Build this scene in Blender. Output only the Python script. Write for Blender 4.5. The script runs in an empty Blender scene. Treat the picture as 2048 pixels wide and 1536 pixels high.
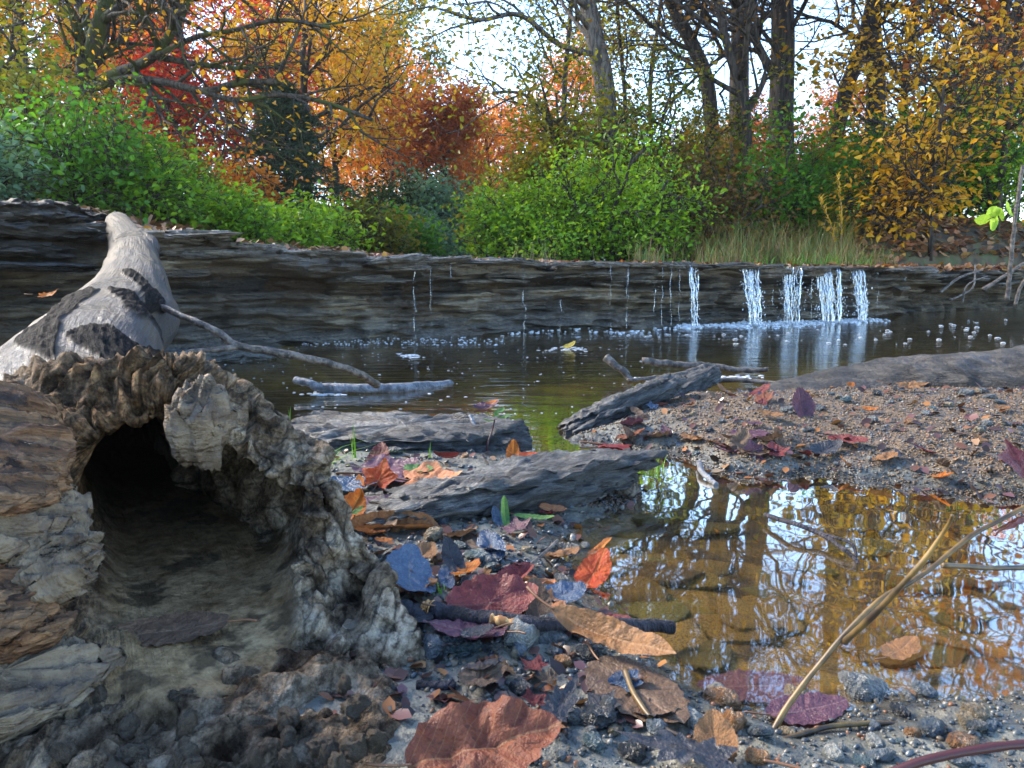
import bpy, math, random
import numpy as np
from mathutils import Vector, Matrix
C = bpy.context.scene.collection
SC = bpy.context.scene
F, CX, CY, HOR, CH = 1500.0, 1024.0, 768.0, 530.0, 0.42
TH = math.atan((CY - HOR) / F)
ST, CT = math.sin(TH), math.cos(TH)

# ------------------------------------------------------------ pixel -> place
def ray(px, py):
    u = (px - CX) / F
    v = (CY - py) / F
    return np.array([u, CT + v * ST, -ST + v * CT])
def at_z(px, py, z=0.0):
    d = ray(px, py)
    t = (z - CH) / d[2]
    return np.array([0, 0, CH]) + d * t
def at_y(px, py, Y):
    d = ray(px, py)
    return np.array([0, 0, CH]) + d * (Y / d[1])

# ------------------------------------------------------------ noise (numpy)
_r = np.random.RandomState(11)
_perm = np.concatenate([_r.permutation(256)] * 3)
_g = _r.normal(size=(256, 3)); _g /= np.linalg.norm(_g, axis=1)[:, None]
def pn(p, seed=0):
    p = np.asarray(p, float) + seed * 17.371
    i = np.floor(p).astype(int); f = p - i
    u = f * f * f * (f * (f * 6 - 15) + 10)
    i &= 255
    out = 0
    for dx in (0, 1):
        for dy in (0, 1):
            for dz in (0, 1):
                h = _perm[_perm[_perm[(i[:, 0] + dx) & 255] + ((i[:, 1] + dy) & 255)] + ((i[:, 2] + dz) & 255)]
                g = _g[h]
                d = g[:, 0] * (f[:, 0] - dx) + g[:, 1] * (f[:, 1] - dy) + g[:, 2] * (f[:, 2] - dz)
                w = (u[:, 0] if dx else 1 - u[:, 0]) * (u[:, 1] if dy else 1 - u[:, 1]) * (u[:, 2] if dz else 1 - u[:, 2])
                out = out + d * w
    return out * 1.5
def fbm(p, octv=4, seed=0, gain=.5):
    p = np.asarray(p, float); o = 0; a = 1
    for k in range(octv):
        o = o + a * pn(p * 2 ** k, seed + k); a *= gain
    return o
def cell(a, seed=0):                       # hash of integer -> 0..1
    a = (np.asarray(a).astype(np.int64) * 7919 + seed * 104729) & 0xffffff
    a = (a ^ (a >> 7)) * 1274126177 & 0xffffffff
    a = (a ^ (a >> 13)) & 0xffff
    return a / 65535.0
def sstep(a, b, x):
    t = np.clip((x - a) / (b - a), 0, 1)
    return t * t * (3 - 2 * t)

# ------------------------------------------------------------ meshes
def mesh(name, v, tris=None, quads=None, smooth=True, attr=None):
    me = bpy.data.meshes.new(name)
    v = np.asarray(v, np.float32)
    parts = []
    if quads is not None and len(quads): parts.append(np.asarray(quads, np.int32))
    if tris is not None and len(tris): parts.append(np.asarray(tris, np.int32))
    loops = np.concatenate([p.ravel() for p in parts])
    tot = np.concatenate([np.full(len(p), p.shape[1], np.int32) for p in parts])
    start = np.concatenate([[0], np.cumsum(tot)[:-1]]).astype(np.int32)
    me.vertices.add(len(v)); me.vertices.foreach_set('co', v.ravel())
    me.loops.add(len(loops)); me.loops.foreach_set('vertex_index', loops)
    me.polygons.add(len(tot)); me.polygons.foreach_set('loop_start', start)
    me.polygons.foreach_set('loop_total', tot)
    if smooth: me.polygons.foreach_set('use_smooth', np.ones(len(tot), bool))
    me.update(calc_edges=True)
    for k, a in (attr or {}).items():
        a = np.asarray(a, np.float32)
        dom = 'POINT' if len(a) == len(v) else 'FACE'
        if a.ndim == 2:
            me.attributes.new(k, 'FLOAT_VECTOR', dom).data.foreach_set('vector', a.ravel())
        else:
            me.attributes.new(k, 'FLOAT', dom).data.foreach_set('value', a)
    return me
def link(name, me, mat=None, parent=None, loc=None, rot=None):
    if not isinstance(me, bpy.types.Mesh): me = mesh(name, *me)
    if mat is not None and not me.materials: me.materials.append(mat)
    o = bpy.data.objects.new(name, me); C.objects.link(o)
    if parent is not None: o.parent = parent
    if loc is not None: o.location = loc
    if rot is not None: o.rotation_euler = rot
    return o
def empty(name, loc=(0, 0, 0), rot=(0, 0, 0)):
    o = bpy.data.objects.new(name, None); C.objects.link(o)
    o.location = loc; o.rotation_euler = rot; o.empty_display_size = .05
    return o
def tag(o, label=None, cat=None, group=None, kind=None):
    if label: o['label'] = label
    if cat: o['category'] = cat
    if group: o['group'] = group
    if kind or cat: o['kind'] = kind or 'thing'
    return o
def grid_faces(nr, nc, wrap=False):
    r = np.arange(nr - 1)[:, None]; m = nc if wrap else nc - 1
    c = np.arange(m)[None, :]; c2 = (c + 1) % nc
    a = r * nc + c; b = r * nc + c2; d = (r + 1) * nc + c2; e = (r + 1) * nc + c
    return np.stack([a, b, d, e], -1).reshape(-1, 4)
def tube(pts, rad, n=6, cap=True):
    pts = np.asarray(pts, float); rad = np.asarray(rad, float)
    t = np.gradient(pts, axis=0); t /= np.linalg.norm(t, axis=1)[:, None] + 1e-9
    ref = np.array([0, 0, 1.]) if abs(t[0, 2]) < .9 else np.array([1., 0, 0])
    u = np.cross(t, ref); u /= np.linalg.norm(u, axis=1)[:, None] + 1e-9
    w = np.cross(u, t)
    a = np.linspace(0, 2 * np.pi, n, endpoint=False)
    v = pts[:, None] + rad[:, None, None] * (np.cos(a)[None, :, None] * u[:, None] + np.sin(a)[None, :, None] * w[:, None])
    v = v.reshape(-1, 3); q = grid_faces(len(pts), n, True)
    tr = np.zeros((0, 3), int)
    if cap:
        v = np.vstack([v, pts[0], pts[-1]]); k = len(v) - 2
        i = np.arange(n); j = (i + 1) % n; b = (len(pts) - 1) * n
        tr = np.vstack([np.stack([j, i, np.full(n, k)], 1), np.stack([b + i, b + j, np.full(n, k + 1)], 1)])
    return v, tr, q
class MB:
    def __init__(s): s.v = []; s.t = []; s.q = []; s.n = 0; s.at = []
    def add(s, v, t=None, q=None, a=None):
        v = np.asarray(v, float)
        if t is not None and len(t): s.t.append(np.asarray(t) + s.n)
        if q is not None and len(q): s.q.append(np.asarray(q) + s.n)
        s.v.append(v); s.n += len(v)
        if a is not None: s.at.append(np.full(len(v), a) if np.isscalar(a) else np.asarray(a))
    def tube(s, pts, rad, n=6, a=None): v, t, q = tube(pts, rad, n); s.add(v, t, q, a)
    def mesh(s, name, smooth=True):
        return mesh(name, np.vstack(s.v), np.vstack(s.t) if s.t else None, np.vstack(s.q) if s.q else None, smooth,
                    {'rnd': np.concatenate(s.at)} if s.at else None)
def catmull(P, n, closed=False):
    P = np.asarray(P, float); m = len(P)
    if closed: idx = np.arange(m)
    else: idx = np.arange(m - 1)
    def g(i): return P[i % m] if closed else P[np.clip(i, 0, m - 1)]
    t = (np.arange(n) / n)
    t = t.reshape((1, n) + (1,) * (P.ndim - 1))
    p0, p1, p2, p3 = (g(idx + k)[:, None] for k in (-1, 0, 1, 2))
    o = .5 * (2 * p1 + (p2 - p0) * t + (2 * p0 - 5 * p1 + 4 * p2 - p3) * t ** 2 + (3 * p1 - p0 - 3 * p2 + p3) * t ** 3)
    o = o.reshape((-1,) + P.shape[1:])
    if not closed: o = np.concatenate([o, P[-1:]])
    return o
def vnormals(v, q):
    n = np.zeros_like(v)
    fn = np.cross(v[q[:, 2]] - v[q[:, 0]], v[q[:, 3]] - v[q[:, 1]])
    for k in range(4): np.add.at(n, q[:, k], fn)
    return n / (np.linalg.norm(n, axis=1)[:, None] + 1e-12)

# ------------------------------------------------------------ materials
class NT:
    def __init__(s, name):
        s.m = bpy.data.materials.new(name); s.m.use_nodes = True
        s.t = s.m.node_tree; s.t.nodes.clear()
        s.out = s.t.nodes.new('ShaderNodeOutputMaterial')
    def n(s, typ, ins=None, **kw):
        x = s.t.nodes.new('ShaderNode' + typ)
        for k, v in kw.items(): setattr(x, k, v)
        for k, v in (ins or {}).items(): s.set(x, k, v)
        return x
    def set(s, x, k, v):
        i = x.inputs[k]
        if isinstance(v, bpy.types.NodeSocket): s.t.links.new(v, i)
        elif isinstance(v, bpy.types.Node): s.t.links.new(v.outputs[0], i)
        else:
            if hasattr(i.default_value, '__len__') and not hasattr(v, '__len__'): v = [v] * len(i.default_value)
            if hasattr(i.default_value, '__len__') and len(i.default_value) == 4 and len(v) == 3: v = list(v) + [1]
            i.default_value = v
    def ramp(s, fac, stops, interp='LINEAR'):
        x = s.n('ValToRGB', {0: fac}); r = x.color_ramp; r.interpolation = interp
        while len(r.elements) < len(stops): r.elements.new(.5)
        for e, (p, c) in zip(r.elements, stops):
            e.position = p
            c = (c, c, c) if np.isscalar(c) else c
            e.color = (c[0], c[1], c[2], 1)
        return x.outputs[0]
    def coord(s, kind='Object'): return s.n('TexCoord').outputs[kind]
    def pos(s): return s.n('NewGeometry').outputs['Position']
    def attr(s, name, out='Fac'): return s.n('Attribute', attribute_name=name).outputs[out]
    def map(s, vec, scale=(1, 1, 1), loc=(0, 0, 0)): return s.n('Mapping', {'Vector': vec, 'Scale': scale, 'Location': loc}).outputs[0]
    def noise(s, vec, scale=5, det=4, rough=.55, dist=0, out=0, raw=False):
        v = s.n('TexNoise', {'Vector': vec, 'Scale': scale, 'Detail': det, 'Roughness': rough, 'Distortion': dist}).outputs[out]
        return v if raw else s.n('MapRange', {0: v, 1: .3, 2: .7, 3: 0.0, 4: 1.0}).outputs[0]
    def voro(s, vec, scale=5, feature='F1', out='Distance', rnd=1): return s.n('TexVoronoi', {'Vector': vec, 'Scale': scale, 'Randomness': rnd}, feature=feature).outputs[out]
    def mix(s, f, a, b, typ='MIX'):
        x = s.n('Mix', data_type='RGBA', blend_type=typ)
        for k, v in ((0, f), (6, a), (7, b)): s.set(x, k, v)
        return x.outputs[2]
    def math(s, op, a, b=0.0, c=0.0, clamp=False):
        x = s.n('Math', operation=op, use_clamp=clamp)
        for k, v in ((0, a), (1, b), (2, c)): s.set(x, k, v)
        return x.outputs[0]
    def rng(s, v, a, b, c=0.0, d=1.0): return s.n('MapRange', {0: v, 1: a, 2: b, 3: c, 4: d}).outputs[0]
    def bump(s, h, dist=.01, strength=1.0, nrm=None):
        x = s.n('Bump', {'Height': h, 'Distance': dist, 'Strength': strength})
        if nrm is not None: s.set(x, 'Normal', nrm)
        return x.outputs[0]
    def bsdf(s, col, rough=.6, nrm=None, spec=.5, **kw):
        x = s.n('BsdfPrincipled', {'Base Color': col, 'Roughness': rough, 'Specular IOR Level': spec})
        if nrm is not None: s.set(x, 'Normal', nrm)
        for k, v in kw.items(): s.set(x, k, v)
        return x.outputs[0]
    def done(s, sh): s.t.links.new(sh, s.out.inputs[0]); return s.m

def m_foliage(name, stops, trans=.55, rough=.45):
    N = NT(name)
    col = N.ramp(N.attr('rnd'), stops)
    d = N.bsdf(col, rough, spec=.35)
    t = N.n('BsdfTranslucent', {'Color': N.mix(1.0, col, (1.0, .95, .6), 'MULTIPLY')}).outputs[0]
    return N.done(N.n('MixShader', {0: trans, 1: d, 2: t}).outputs[0])
def m_bark(name, a, b, moss=None):
    N = NT(name); p = N.coord()
    s = N.map(p, (1, 1, .18))
    n1 = N.noise(s, 30, 5, .65)
    col = N.ramp(n1, [(.3, a), (.7, b)])
    if moss: col = N.mix(N.rng(N.noise(p, 3, 3), .5, .62), col, moss)
    return N.done(N.bsdf(col, .8, N.bump(n1, .02, .8), .3))
def m_rock(name, a, b, c, strata=40, rough=.4, scale=1, tint=None):
    N = NT(name); p = N.coord()
    s = N.map(p, (1, 1, strata / 10))
    n1 = N.noise(s, 9 * scale, 6, .62, .3)
    n2 = N.noise(p, 2.5 * scale, 4)
    n3 = N.noise(p, 120 * scale, 3, .7)
    col = N.ramp(n1, [(.3, a), (.5, b), (.72, c)])
    col = N.mix(N.rng(n2, .35, .7, 0, .55), col, tint or a)
    col = N.mix(.35, col, N.ramp(n3, [(.3, .25), (.7, 1.0)]), 'MULTIPLY')
    n4 = N.noise(s, 45 * scale, 4, .7)
    col = N.mix(.6, col, N.ramp(n4, [(.2, .22), (.5, .8), (.8, 1.25)]), 'MULTIPLY')
    h = N.math('ADD', N.math('ADD', N.math('MULTIPLY', n1, .5), N.math('MULTIPLY', n4, .3)), N.math('MULTIPLY', n3, .08))
    r = N.rng(n2, .3, .7, rough - .12, rough + .2)
    return N.done(N.bsdf(col, r, N.bump(h, .022 / scale, 1.0), .5))

# ------------------------------------------------------------ camera, sky, sun
cam = bpy.data.objects.new('camera', bpy.data.cameras.new('camera')); C.objects.link(cam)
cam.location = (0, 0, CH); cam.rotation_euler = (math.pi / 2 - TH, 0, 0)
cam.data.sensor_width = 36; cam.data.lens = 36 * F / 2048
cam.data.clip_start = .02; cam.data.clip_end = 2000
cam.data.dof.use_dof = True; cam.data.dof.focus_distance = 1.9; cam.data.dof.aperture_fstop = 22.0
SC.camera = cam
SUN_EL, SUN_AZ = math.radians(33), math.radians(-62)     # azimuth from +Y towards +X
w = bpy.data.worlds.new('World'); SC.world = w; w.use_nodes = True
nt = w.node_tree; nt.nodes.clear()
sky = nt.nodes.new('ShaderNodeTexSky'); sky.sky_type = 'NISHITA'; sky.sun_disc = False
sky.sun_elevation = SUN_EL; sky.sun_rotation = SUN_AZ; sky.air_density = 1.0; sky.dust_density = .15; sky.ozone_density = 3.0
bg = nt.nodes.new('ShaderNodeBackground'); bg.inputs[1].default_value = .115
wo = nt.nodes.new('ShaderNodeOutputWorld')
nt.links.new(sky.outputs[0], bg.inputs[0]); nt.links.new(bg.outputs[0], wo.inputs[0])
sl = bpy.data.lights.new('sun', 'SUN'); sl.energy = 2.1; sl.angle = math.radians(20); sl.color = (1, .88, .72)
so = bpy.data.objects.new('sun', sl); C.objects.link(so)
sd = Vector((math.sin(SUN_AZ) * math.cos(SUN_EL), math.cos(SUN_AZ) * math.cos(SUN_EL), math.sin(SUN_EL)))
so.rotation_euler = (-sd).to_track_quat('-Z', 'Y').to_euler()
SC.view_settings.view_transform = 'Standard'; SC.view_settings.look = 'None'
SC.view_settings.exposure = 2.65; SC.view_settings.gamma = 1.0
SC.cycles.max_bounces = 8; SC.cycles.transparent_max_bounces = 16; SC.cycles.diffuse_bounces = 3
SC.cycles.glossy_bounces = 3; SC.cycles.caustics_reflective = False; SC.cycles.caustics_refractive = False
SC.cycles.sample_clamp_indirect = 6
SC.cycles.use_denoising = True
# ============================================================ ledge path (front lip of the falls)
# px, top py, depth of the foot, foot py
LP = [(-700, 330, 2.0, 900), (-300, 370, 2.45, 800), (0, 440, 2.9, 700), (150, 458, 3.15, 695), (300, 466, 3.45, 692), (430, 480, 3.7, 690), (560, 508, 3.95, 688),
      (700, 520, 4.2, 680), (1000, 530, 4.7, 664), (1300, 534, 5.1, 654), (1500, 537, 5.4, 648), (1750, 542, 5.85, 637), (1900, 545, 6.3, 628), (2300, 540, 7.3, 610), (3000, 540, 8.6, 600)]
lp = []
for px, ty, Y, fy in LP:
    a = at_y(px, ty, Y); lp.append((a[0], Y, a[2]))
lp = np.array([(-9.0, -2.0, 1.0)] + lp + [(22.0, 16.0, .4)])
lpx, lpy, lpz = lp[:, 0], lp[:, 1], lp[:, 2]
def lip_y(x): return np.interp(x, lpx, lpy)
def lip_z(x): return np.interp(x, lpx, lpz)

# ============================================================ ground height
def poly_sd(poly, x, y):                  # signed distance, positive inside
    P = np.asarray(poly); Q = np.roll(P, -1, 0)
    ins = np.zeros(x.shape, bool); d = np.full(x.shape, 1e9)
    for (x0, y0), (x1, y1) in zip(P, Q):
        dx, dy = x1 - x0, y1 - y0
        t = np.clip(((x - x0) * dx + (y - y0) * dy) / (dx * dx + dy * dy + 1e-12), 0, 1)
        d = np.minimum(d, np.hypot(x - x0 - t * dx, y - y0 - t * dy))
        c = ((y0 > y) != (y1 > y)) & (x < dx * (y - y0) / (dy + 1e-12) + x0)
        ins ^= c
    return np.where(ins, d, -d)
def zpoly(pts): return [tuple(at_z(px, py, 0)[:2]) for px, py in pts]
BANK = zpoly([(-1500, 860), (200, 870), (560, 856), (800, 842), (980, 852), (1035, 880), (1040, 915), (1110, 925), (1230, 955), (1270, 990), (1200, 1030), (1130, 1065),
              (1110, 1110), (1150, 1160), (1190, 1215), (1240, 1275), (1330, 1330), (1440, 1395), (1570, 1445), (1700, 1425), (1810, 1395), (2060, 1380), (2700, 1380)]) + [(1.6, -1.5), (-2.5, -1.5)]
BAR = zpoly([(1135, 880), (1210, 890), (1330, 905), (1450, 945), (1570, 955), (1650, 945), (1780, 965), (1880, 985), (2060, 1000), (2700, 1020), (3000, 800), (2400, 730),
             (2048, 745), (1800, 765), (1600, 790), (1440, 800), (1340, 795), (1250, 835)])
BACKBANK = zpoly([(150, 712), (330, 700), (560, 694), (575, 690), (480, 680), (300, 660), (0, 660), (-400, 720), (-400, 800)])
def ground_h(x, y):
    x = np.asarray(x, float); y = np.asarray(y, float)
    p3 = np.stack([x, y, np.zeros_like(x)], -1)
    wob = .025 * fbm(p3 * 9, 3, 3)
    a = poly_sd(BANK, x, y) + wob; b = poly_sd(BAR, x, y) + wob; c = poly_sd(BACKBANK, x, y) + wob
    fb = np.where(a > 0, .012 * np.tanh(a / .05) + .014 * np.tanh(a / .4), 0)
    fr = np.where(b > 0, .02 * np.tanh(b / .06) + .075 * np.tanh(b / .38), 0)
    fc = np.where(c > 0, .03 * np.tanh(c / .1), 0)
    out = np.minimum(np.minimum(-a, -b), -c)       # distance from land when outside
    deep = sstep(1.72, 2.4, y + .12 * x)
    bot = -(.022 + .012 * np.tanh(out / .2)) * sstep(0, .07, out) - .16 * deep * sstep(0, .5, out)
    h = np.maximum(np.maximum(fb, fr), fc)
    h = np.where(out > 0, bot, h)
    h = h + np.where(y < 3, .006 * fbm(p3 * 14, 4, 5), 0) * np.where(out > 0, .5, 1)
    # upper ground behind the lip
    d = y - lip_y(x)
    up = lip_z(x) - .10 + .05 * np.clip(d - .25, 0, .8) / .8 * 1.6
    far = np.clip(d - .5, 0, None)
    xc = -.045 * y - .05 * np.clip(y - 12, 0, 60)     # creek line
    side = np.abs(x - xc)
    bank = .05 * np.clip(side - (.9 + .03 * far), 0, 14) * sstep(2.5, 9, far)
    rb = .62 * sstep(2.7, 4.0, x) * sstep(.2, 1.5, d) * sstep(12, 7, y)
    lb = 0
    big = 1.2 * fbm(p3 * .05, 3, 9) * sstep(25, 90, y)
    up = up + bank + rb + lb + .06 * fbm(p3 * 1.4, 3, 7) * sstep(.5, 2, d) + big + sstep(40, 160, y) * 4
    return np.where(d > .66, up, np.where(d > .5, -.2, h))

rows = np.concatenate([np.linspace(-1, .3, 22)[:-1], np.geomspace(.3, 9, 430)[:-1], np.geomspace(9, 170, 90)])
tt = np.linspace(-1, 1, 620); tt = (.62 * tt + .98 * tt ** 3)
gy = np.repeat(rows[:, None], len(tt), 1); gx = tt[None] * (np.maximum(gy, 0) + .55)
gz = ground_h(gx.ravel(), gy.ravel())
gv = np.stack([gx.ravel(), gy.ravel(), gz], -1)

N = NT('ground_soil'); p = N.pos()
sx = N.n('SeparateXYZ', {0: p})
X, Y, Z = sx.outputs
n1 = N.noise(p, 5, 5); n2 = N.noise(p, 60, 4, .7); n3 = N.noise(p, 22, 4); v1 = N.voro(p, 130); v1c = N.voro(p, 130, out='Color')
mud = N.ramp(n3, [(.1, (.06, .056, .044)), (.5, (.135, .128, .10)), (.9, (.2, .188, .14))])
mud = N.mix(N.rng(n2, .55, .72, 0, .8), mud, (.035, .035, .035))
mud = N.mix(N.rng(n1, .5, .65, 0, .5), mud, (.12, .13, .12))
sandc = N.ramp(N.n('SeparateColor', {0: v1c}).outputs[0], [(.0, (.045, .028, .015)), (.35, (.11, .07, .038)), (.7, (.165, .11, .06)), (1, (.035, .032, .032))])
sandc = N.mix(N.rng(n3, .5, .66, 0, .75), sandc, (.06, .05, .042))
isbar = N.math('MULTIPLY', N.rng(N.math('ADD', Z, N.math('MULTIPLY', N.math('SUBTRACT', n3, .5), .05)), .012, .035), N.math('MULTIPLY', N.rng(N.math('SUBTRACT', X, N.math('MULTIPLY', N.math('SUBTRACT', Y, 1.2), .05)), .3, .42), N.rng(Y, 1.0, 1.15)))
land = N.mix(isbar, mud, sandc)
amb = N.ramp(N.noise(p, 16, 5, .6, .4), [(.1, (.035, .02, .005)), (.35, (.085, .05, .010)), (.6, (.15, .088, .015)), (.9, (.115, .09, .02))])
pool = N.ramp(n1, [(.3, (.11, .085, .04)), (.6, (.2, .165, .06)), (.8, (.24, .2, .07))])
und = N.mix(N.rng(N.math('ADD', Y, N.math('MULTIPLY', X, .12)), 1.8, 2.4), amb, pool)
land = N.mix(1.0, land, N.ramp(N.rng(Z, .003, .016), [(0, .45), (1, 1.0)]), 'MULTIPLY')
col = N.mix(N.rng(Z, -.008, .003), und, land)
soil = N.ramp(N.noise(p, 3, 5, .7), [(.3, (.03, .022, .012)), (.55, (.08, .055, .025)), (.75, (.06, .075, .02))])
col = N.mix(N.rng(Z, .16, .2), col, soil)
h = N.math('ADD', N.math('ADD', N.math('MULTIPLY', n2, .5), N.math('MULTIPLY', n3, .7)), N.math('MULTIPLY', N.math('MULTIPLY', N.rng(v1, 0, .6), isbar), -.35))
wet = N.rng(Z, .002, .03, .22, .75)
M_ground = N.done(N.bsdf(col, wet, N.bump(h, .005, 1.0), .5))
g = link('ground', mesh('ground', gv, None, grid_faces(*gx.shape)), M_ground)
tag(g, 'wet mud bank, gravel bar, creek bed and wooded slopes', kind='structure')

# ============================================================ water: one sheet over pool, channel and puddle
N = NT('creek_water'); p = N.pos()
Y = N.n('SeparateXYZ', {0: p}).outputs[1]
k = N.rng(Y, 1.5, 2.6)
rip = N.noise(N.map(p, (4, 22, 1)), 1, 3, .5, .4, raw=True)
rip2 = N.noise(p, 7, 2, .5, raw=True)
h = N.math('ADD', N.math('MULTIPLY', rip, N.math('MULTIPLY', k, .0032)), N.math('MULTIPLY', rip2, .0007))
nb = N.bump(h, 1.0, 1.0)
fr = N.n('Fresnel', {'IOR': 1.42, 'Normal': nb}).outputs[0]
fr = N.math('MULTIPLY', fr, N.rng(k, 0, 1, 3.8, 1.1), clamp=True)
fr = N.math('MULTIPLY', fr, N.math('SUBTRACT', 1.0, N.n('NewGeometry').outputs['Backfacing']))
tr = N.n('BsdfTransparent', {'Color': N.mix(k, (.97, .93, .82), (.75, .64, .42))}).outputs[0]
gl = N.n('BsdfGlossy', {'Color': (1, 1, 1), 'Roughness': .02, 'Normal': nb}).outputs[0]
M_water = N.done(N.n('MixShader', {0: fr, 1: tr, 2: gl}).outputs[0])
wx = np.linspace(-7, 12, 60); wy = np.linspace(.35, 11, 60)
wv = np.stack([np.tile(wx, 60), np.repeat(wy, 60), np.zeros(3600)], -1)
wo_ = link('water', mesh('water', wv, None, grid_faces(60, 60)), M_water)
tag(wo_, 'still brown creek pool and clear amber puddle', kind='structure')
# shallow creek running on top of the ledge behind the lip is only a wet sheen on the rock

# ============================================================ rock ledge of layered shale
def build_ledge():
    S = catmull(lp[1:-1], 70)
    # resample evenly by angle seen so that detail is even
    seg = np.r_[0, np.cumsum(np.linalg.norm(np.diff(S[:, :2], axis=0), axis=1))]
    L = seg[-1]
    s = np.linspace(0, L, 1300)
    P = np.stack([np.interp(s, seg, S[:, k]) for k in range(3)], -1)
    T = np.gradient(P[:, :2], axis=0); T /= np.linalg.norm(T, axis=1)[:, None]
    Nn = np.stack([T[:, 1], -T[:, 0]], -1)             # towards the pool
    ztop = P[:, 2] + .016 * fbm(np.stack([s * 4, s * 0, s * 0], -1), 3, 21) + .02 * (cell(np.floor(s * 1.6 + .7 * pn(np.stack([s * 3, s * 0, s * 0], -1), 5)), 8) - .5)
    nv = 120
    rows_v, att = [], []
    f = np.linspace(0, 1, nv)
    for k in range(nv):
        z = -.22 + (ztop + .22) * f[k]
        dz = ztop - z                                   # depth below the lip
        one = np.zeros_like(s)
        wob = .03 * fbm(np.stack([s * 1.3, z * 0, one], -1), 3, 31)
        lay = np.floor((z + wob) / .026 + 1.9 * pn(np.stack([s * .5, z * 9, one + 3], -1)))
        c0 = cell(lay, 5)
        blk = np.floor(s * (3 + 6 * c0) + 9 * c0 + .5 * pn(np.stack([s * 3, lay * 3.1, one], -1)))
        c1 = cell(blk * 131 + lay * 7, 2)
        bed = cell(np.floor((z + .6 * wob) / .085 + .5 * pn(np.stack([s * .8, one, one], -1), 6)), 9); bk2 = cell(np.floor(s * 2.2 + 5 * bed + .6 * pn(np.stack([s * 1.7, bed * 9, one], -1), 2)) * 31 + np.floor(bed * 97), 4)
        off = .055 * (c0 - .5) + .05 * (c1 - .5) * (c1 > .35) + .07 * (bed - .5) + .115 * (bk2 - .5) + .045 * fbm(np.stack([s * 1.2, z * 3, one], -1), 4, 41) + .02 * pn(np.stack([s * 9, lay * 3.7, one], -1), 3) + .012 * fbm(np.stack([s * 26, z * 60, one], -1), 3, 4)
        chip = sstep(.1, .35, pn(np.stack([s * 5, z * 30, one], -1), 14)) * .075; off = off - chip
        cap = sstep(.12 + .03 * pn(np.stack([s * 1.5, one, one], -1), 8), .045, dz)
        cave = sstep(.42, .12, z) * sstep(.02, .10, dz)
        x_ = P[:, 0]
        apron = np.where((x_ > -2) & (x_ < 1.6), 1, .25) * sstep(.10, -.04, z) * .16
        off = off + (.10 + .045 * pn(np.stack([s * 1.1, one, one], -1), 17)) * cap - .15 * cave * (1 - cap) + apron
        off += -.35 * sstep(.06, .16, dz) * sstep(2.9, 4.6, x_)
        att.append(.45 * bed + .35 * bk2 + .2 * c0)
        xy = P[:, :2] + Nn * off[:, None]
        rows_v.append(np.stack([xy[:, 0], xy[:, 1], z], -1))
    # rounding at the edge and the flat top going back
    last = rows_v[-1]
    for b in (.012, .03, .06, .1, .16, .24, .34, .46, .6, .8, 1.05, 1.4):
        xy = last[:, :2] - Nn * b
        q = np.stack([xy[:, 0], xy[:, 1], 0 * s], -1)
        zz = ztop + .012 + .018 * np.floor(2.2 * fbm(q * 2.2, 3, 61) + b * 2) * .8 + .012 * fbm(q * 16, 3, 71) - (.012 if b < .02 else 0)
        rows_v.append(np.stack([xy[:, 0], xy[:, 1], zz], -1))
    V = np.concatenate(rows_v); att += [att[-1] * 0 + .5] * (len(rows_v) - len(att))
    return mesh('rock_ledge', V, None, grid_faces(len(rows_v), len(s)), True, {'blk': np.concatenate(att)})
N = NT('shale_ledge'); p = N.pos()
Xp, Yp, Zp = N.n('SeparateXYZ', {0: p}).outputs
s1 = N.noise(N.map(p, (3, 3, 34)), 1.0, 6, .65, .25)
s2 = N.noise(p, 1.6, 4); s3 = N.noise(p, 55, 4, .7)
col = N.ramp(s1, [(.12, (.025, .024, .023)), (.36, (.12, .108, .092)), (.62, (.27, .24, .19)), (.9, (.15, .15, .15))])
col = N.mix(N.rng(s2, .45, .65, 0, .7), col, (.05, .054, .062))
col = N.mix(1.0, col, N.ramp(N.attr('blk'), [(.15, (.35, .36, .4)), (.45, (.9, .88, .85)), (.8, (1.6, 1.5, 1.35))]), 'MULTIPLY')
rust = N.rng(N.noise(p, 4, 4), .6, .72, 0, .5)
col = N.mix(rust, col, (.10, .06, .03))
nz = N.n('SeparateXYZ', {0: N.n('NewGeometry').outputs['Normal']}).outputs[2]
top_col = N.ramp(s3, [(.3, (.07, .065, .058)), (.6, (.19, .175, .15)), (.8, (.26, .24, .2))])
col = N.mix(N.rng(nz, .45, .9, 0, .65), col, top_col)  # upward faces of the ledge mixed towards a paler tone
h = N.math('ADD', N.math('MULTIPLY', s1, .8), N.math('MULTIPLY', s3, .25))
M_ledge = N.done(N.bsdf(col, N.rng(s2, .1, .9, .35, .7), N.bump(h, .045, 1.0), .4))
o = link('rock_ledge', build_ledge(), M_ledge)
tag(o, 'dark layered shale ledge that the water drops over', kind='structure')
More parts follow.
